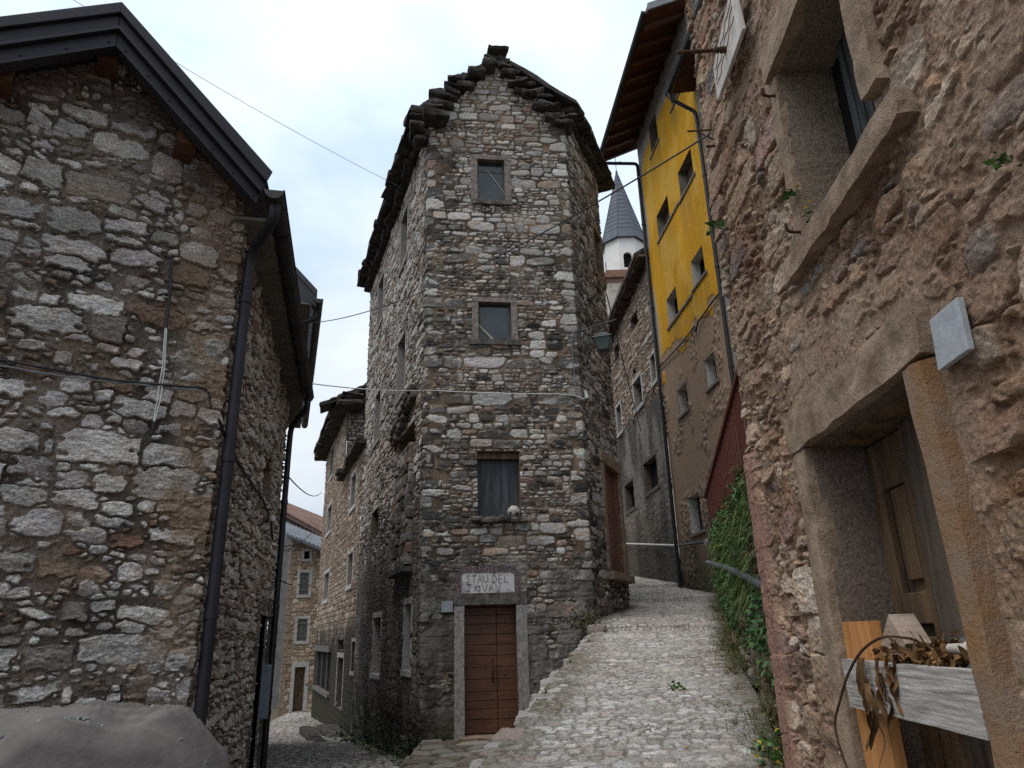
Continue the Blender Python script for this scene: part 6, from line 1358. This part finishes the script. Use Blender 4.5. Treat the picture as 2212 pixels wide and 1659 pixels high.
mb = MB(); spots = [(random.gauss(-.75, .3), random.gauss(.84, .05)) for _ in range(12)] + [(random.gauss(-.68, .06), random.gauss(.86, .02)) for _ in range(16)] + [(random.gauss(-.62, .04), random.gauss(.66, .03)) for _ in range(10)] + [(random.uniform(-1.2, .05), random.uniform(.66, .94)) for _ in range(12)]
for a, o in spots:
    i, j = np.argmin(abs(oo - o)), np.argmin(abs(uu - a)); p = Vc[i, j]; r_ = random.uniform(.004, .014); mb.rock(p + up * r_ * .5, ((r_, 0, 0), (0, r_, 0), (0, 0, r_ * .8)), r_ * .4, (2, 2, 2), 60)
kind(tag(mb.build('lichen', LICHEN, loc=W2.pos(0, GU - .7, 1, .7)), 'crumbs of pale grey lichen scattered on the draped grey cover', 'lichen'), 'stuff')

# ------------------------------------------------------------------ overhead wires
ey = atY(860, 402, 14.6); wire('overhead_wire', 'thin wire running from the tower eave up over the left roof', sag(ey, atY(150, -6, 9.0), .12), .005, CABLE_GREY, cat='wire')
a = g0 + gd * .6 - [0, 0, .3]; a = CP + ray(678, 697) * np.linalg.norm((g0 - CP)[:2]) ; b = on6(1536, 288, .12)
wire('overhead_wire', 'twisted dark cable crossing the tower front from left eave to right wall', sag(a, b, .28, 40), .0065, CABLE_BLACK, cat='wire')
mb = MB(); p = on6(1545, 280, .0); mb.tube([p, p + n6 * .2], .007, 6); mb.tube([p - up * .1, p + n6 * .14], .005, 6); mb.tube([p - up * .14 + n6 * .02, p - up * .14 + n6 * .08], .01, 6); tag(mb.build('wire_bracket', RUST, loc=p), 'small rusty wire bracket at the left edge of the right wall', 'bracket')
ga2 = W2.pos(1, GU + 4.35, W2.px(1, 650, 826, .3)[1], .3); gend = W1.px(1, 1252, 855, .05); tw = [W1.pos(1, *W1.px(1, x, y, .05), .05) for x, y in ((925, 843), (1000, 847), (1100, 850), (1200, 851), (1240, 854), (1262, 862))]
wire('overhead_wire', 'pale cable from the left gutter crossing the tower front below its windows', sag(CP + ray(655, 826) * 9.6, tw[0], .05) + tw[1:], .009, CABLE_WHITE, cat='wire')
wire('lamp_cable', 'thin grey cable dropping down the tower front from the lantern', [root - n2_ * .02 + up * .02] + [W1.pos(1, *W1.px(1, x, y, .05), .05) for x, y in ((1236, 719), (1234, 726), (1236, 760), (1240, 800), (1243, 835), (1244, 852), (1247, 862), (1256, 864), (1262, 860))], .008, CABLE_GREY)
p = W1.pos(2, c[2] + .12, W1.px(1, 1262, 856, .05)[1], .07); mb = MB(); mb.tube([p - n2_ * .1, p, p + up * .1], .02, 8); mb.tube([p + up * .0 + n2_ * .03, p + up * .16 + n2_ * .0], .035, 8); tag(mb.build('insulator', CABLE_WHITE, loc=p), 'white cable insulator on the right corner of the tower', 'insulator')
wire('overhead_wire', 'thin black cable slanting down beside the lantern to the far stone house', sag(np.append(P2, 9.4) + n2_ * .05 - d2_ * .1, on9(1384, 930, .1), .1), .014, CABLE_BLACK, cat='wire')
for i, (q, r_, lb) in enumerate((((620, 1026, 11), (695, 1063, 31.5), 'upper thin wire hanging across the sky at the end of the alley'), ((600, 1182, 12), (690, 1128, 31.5), 'black wire rising across the red tiled roof at the end of the alley'), ((596, 1248, 12), (668, 1243, 34), 'lowest thin wire crossing in front of the far alley house'))):
    wire('overhead_wire', lb, sag(atY(*q), atY(*r_), .25), .012, CABLE_BLACK, cat='wire')
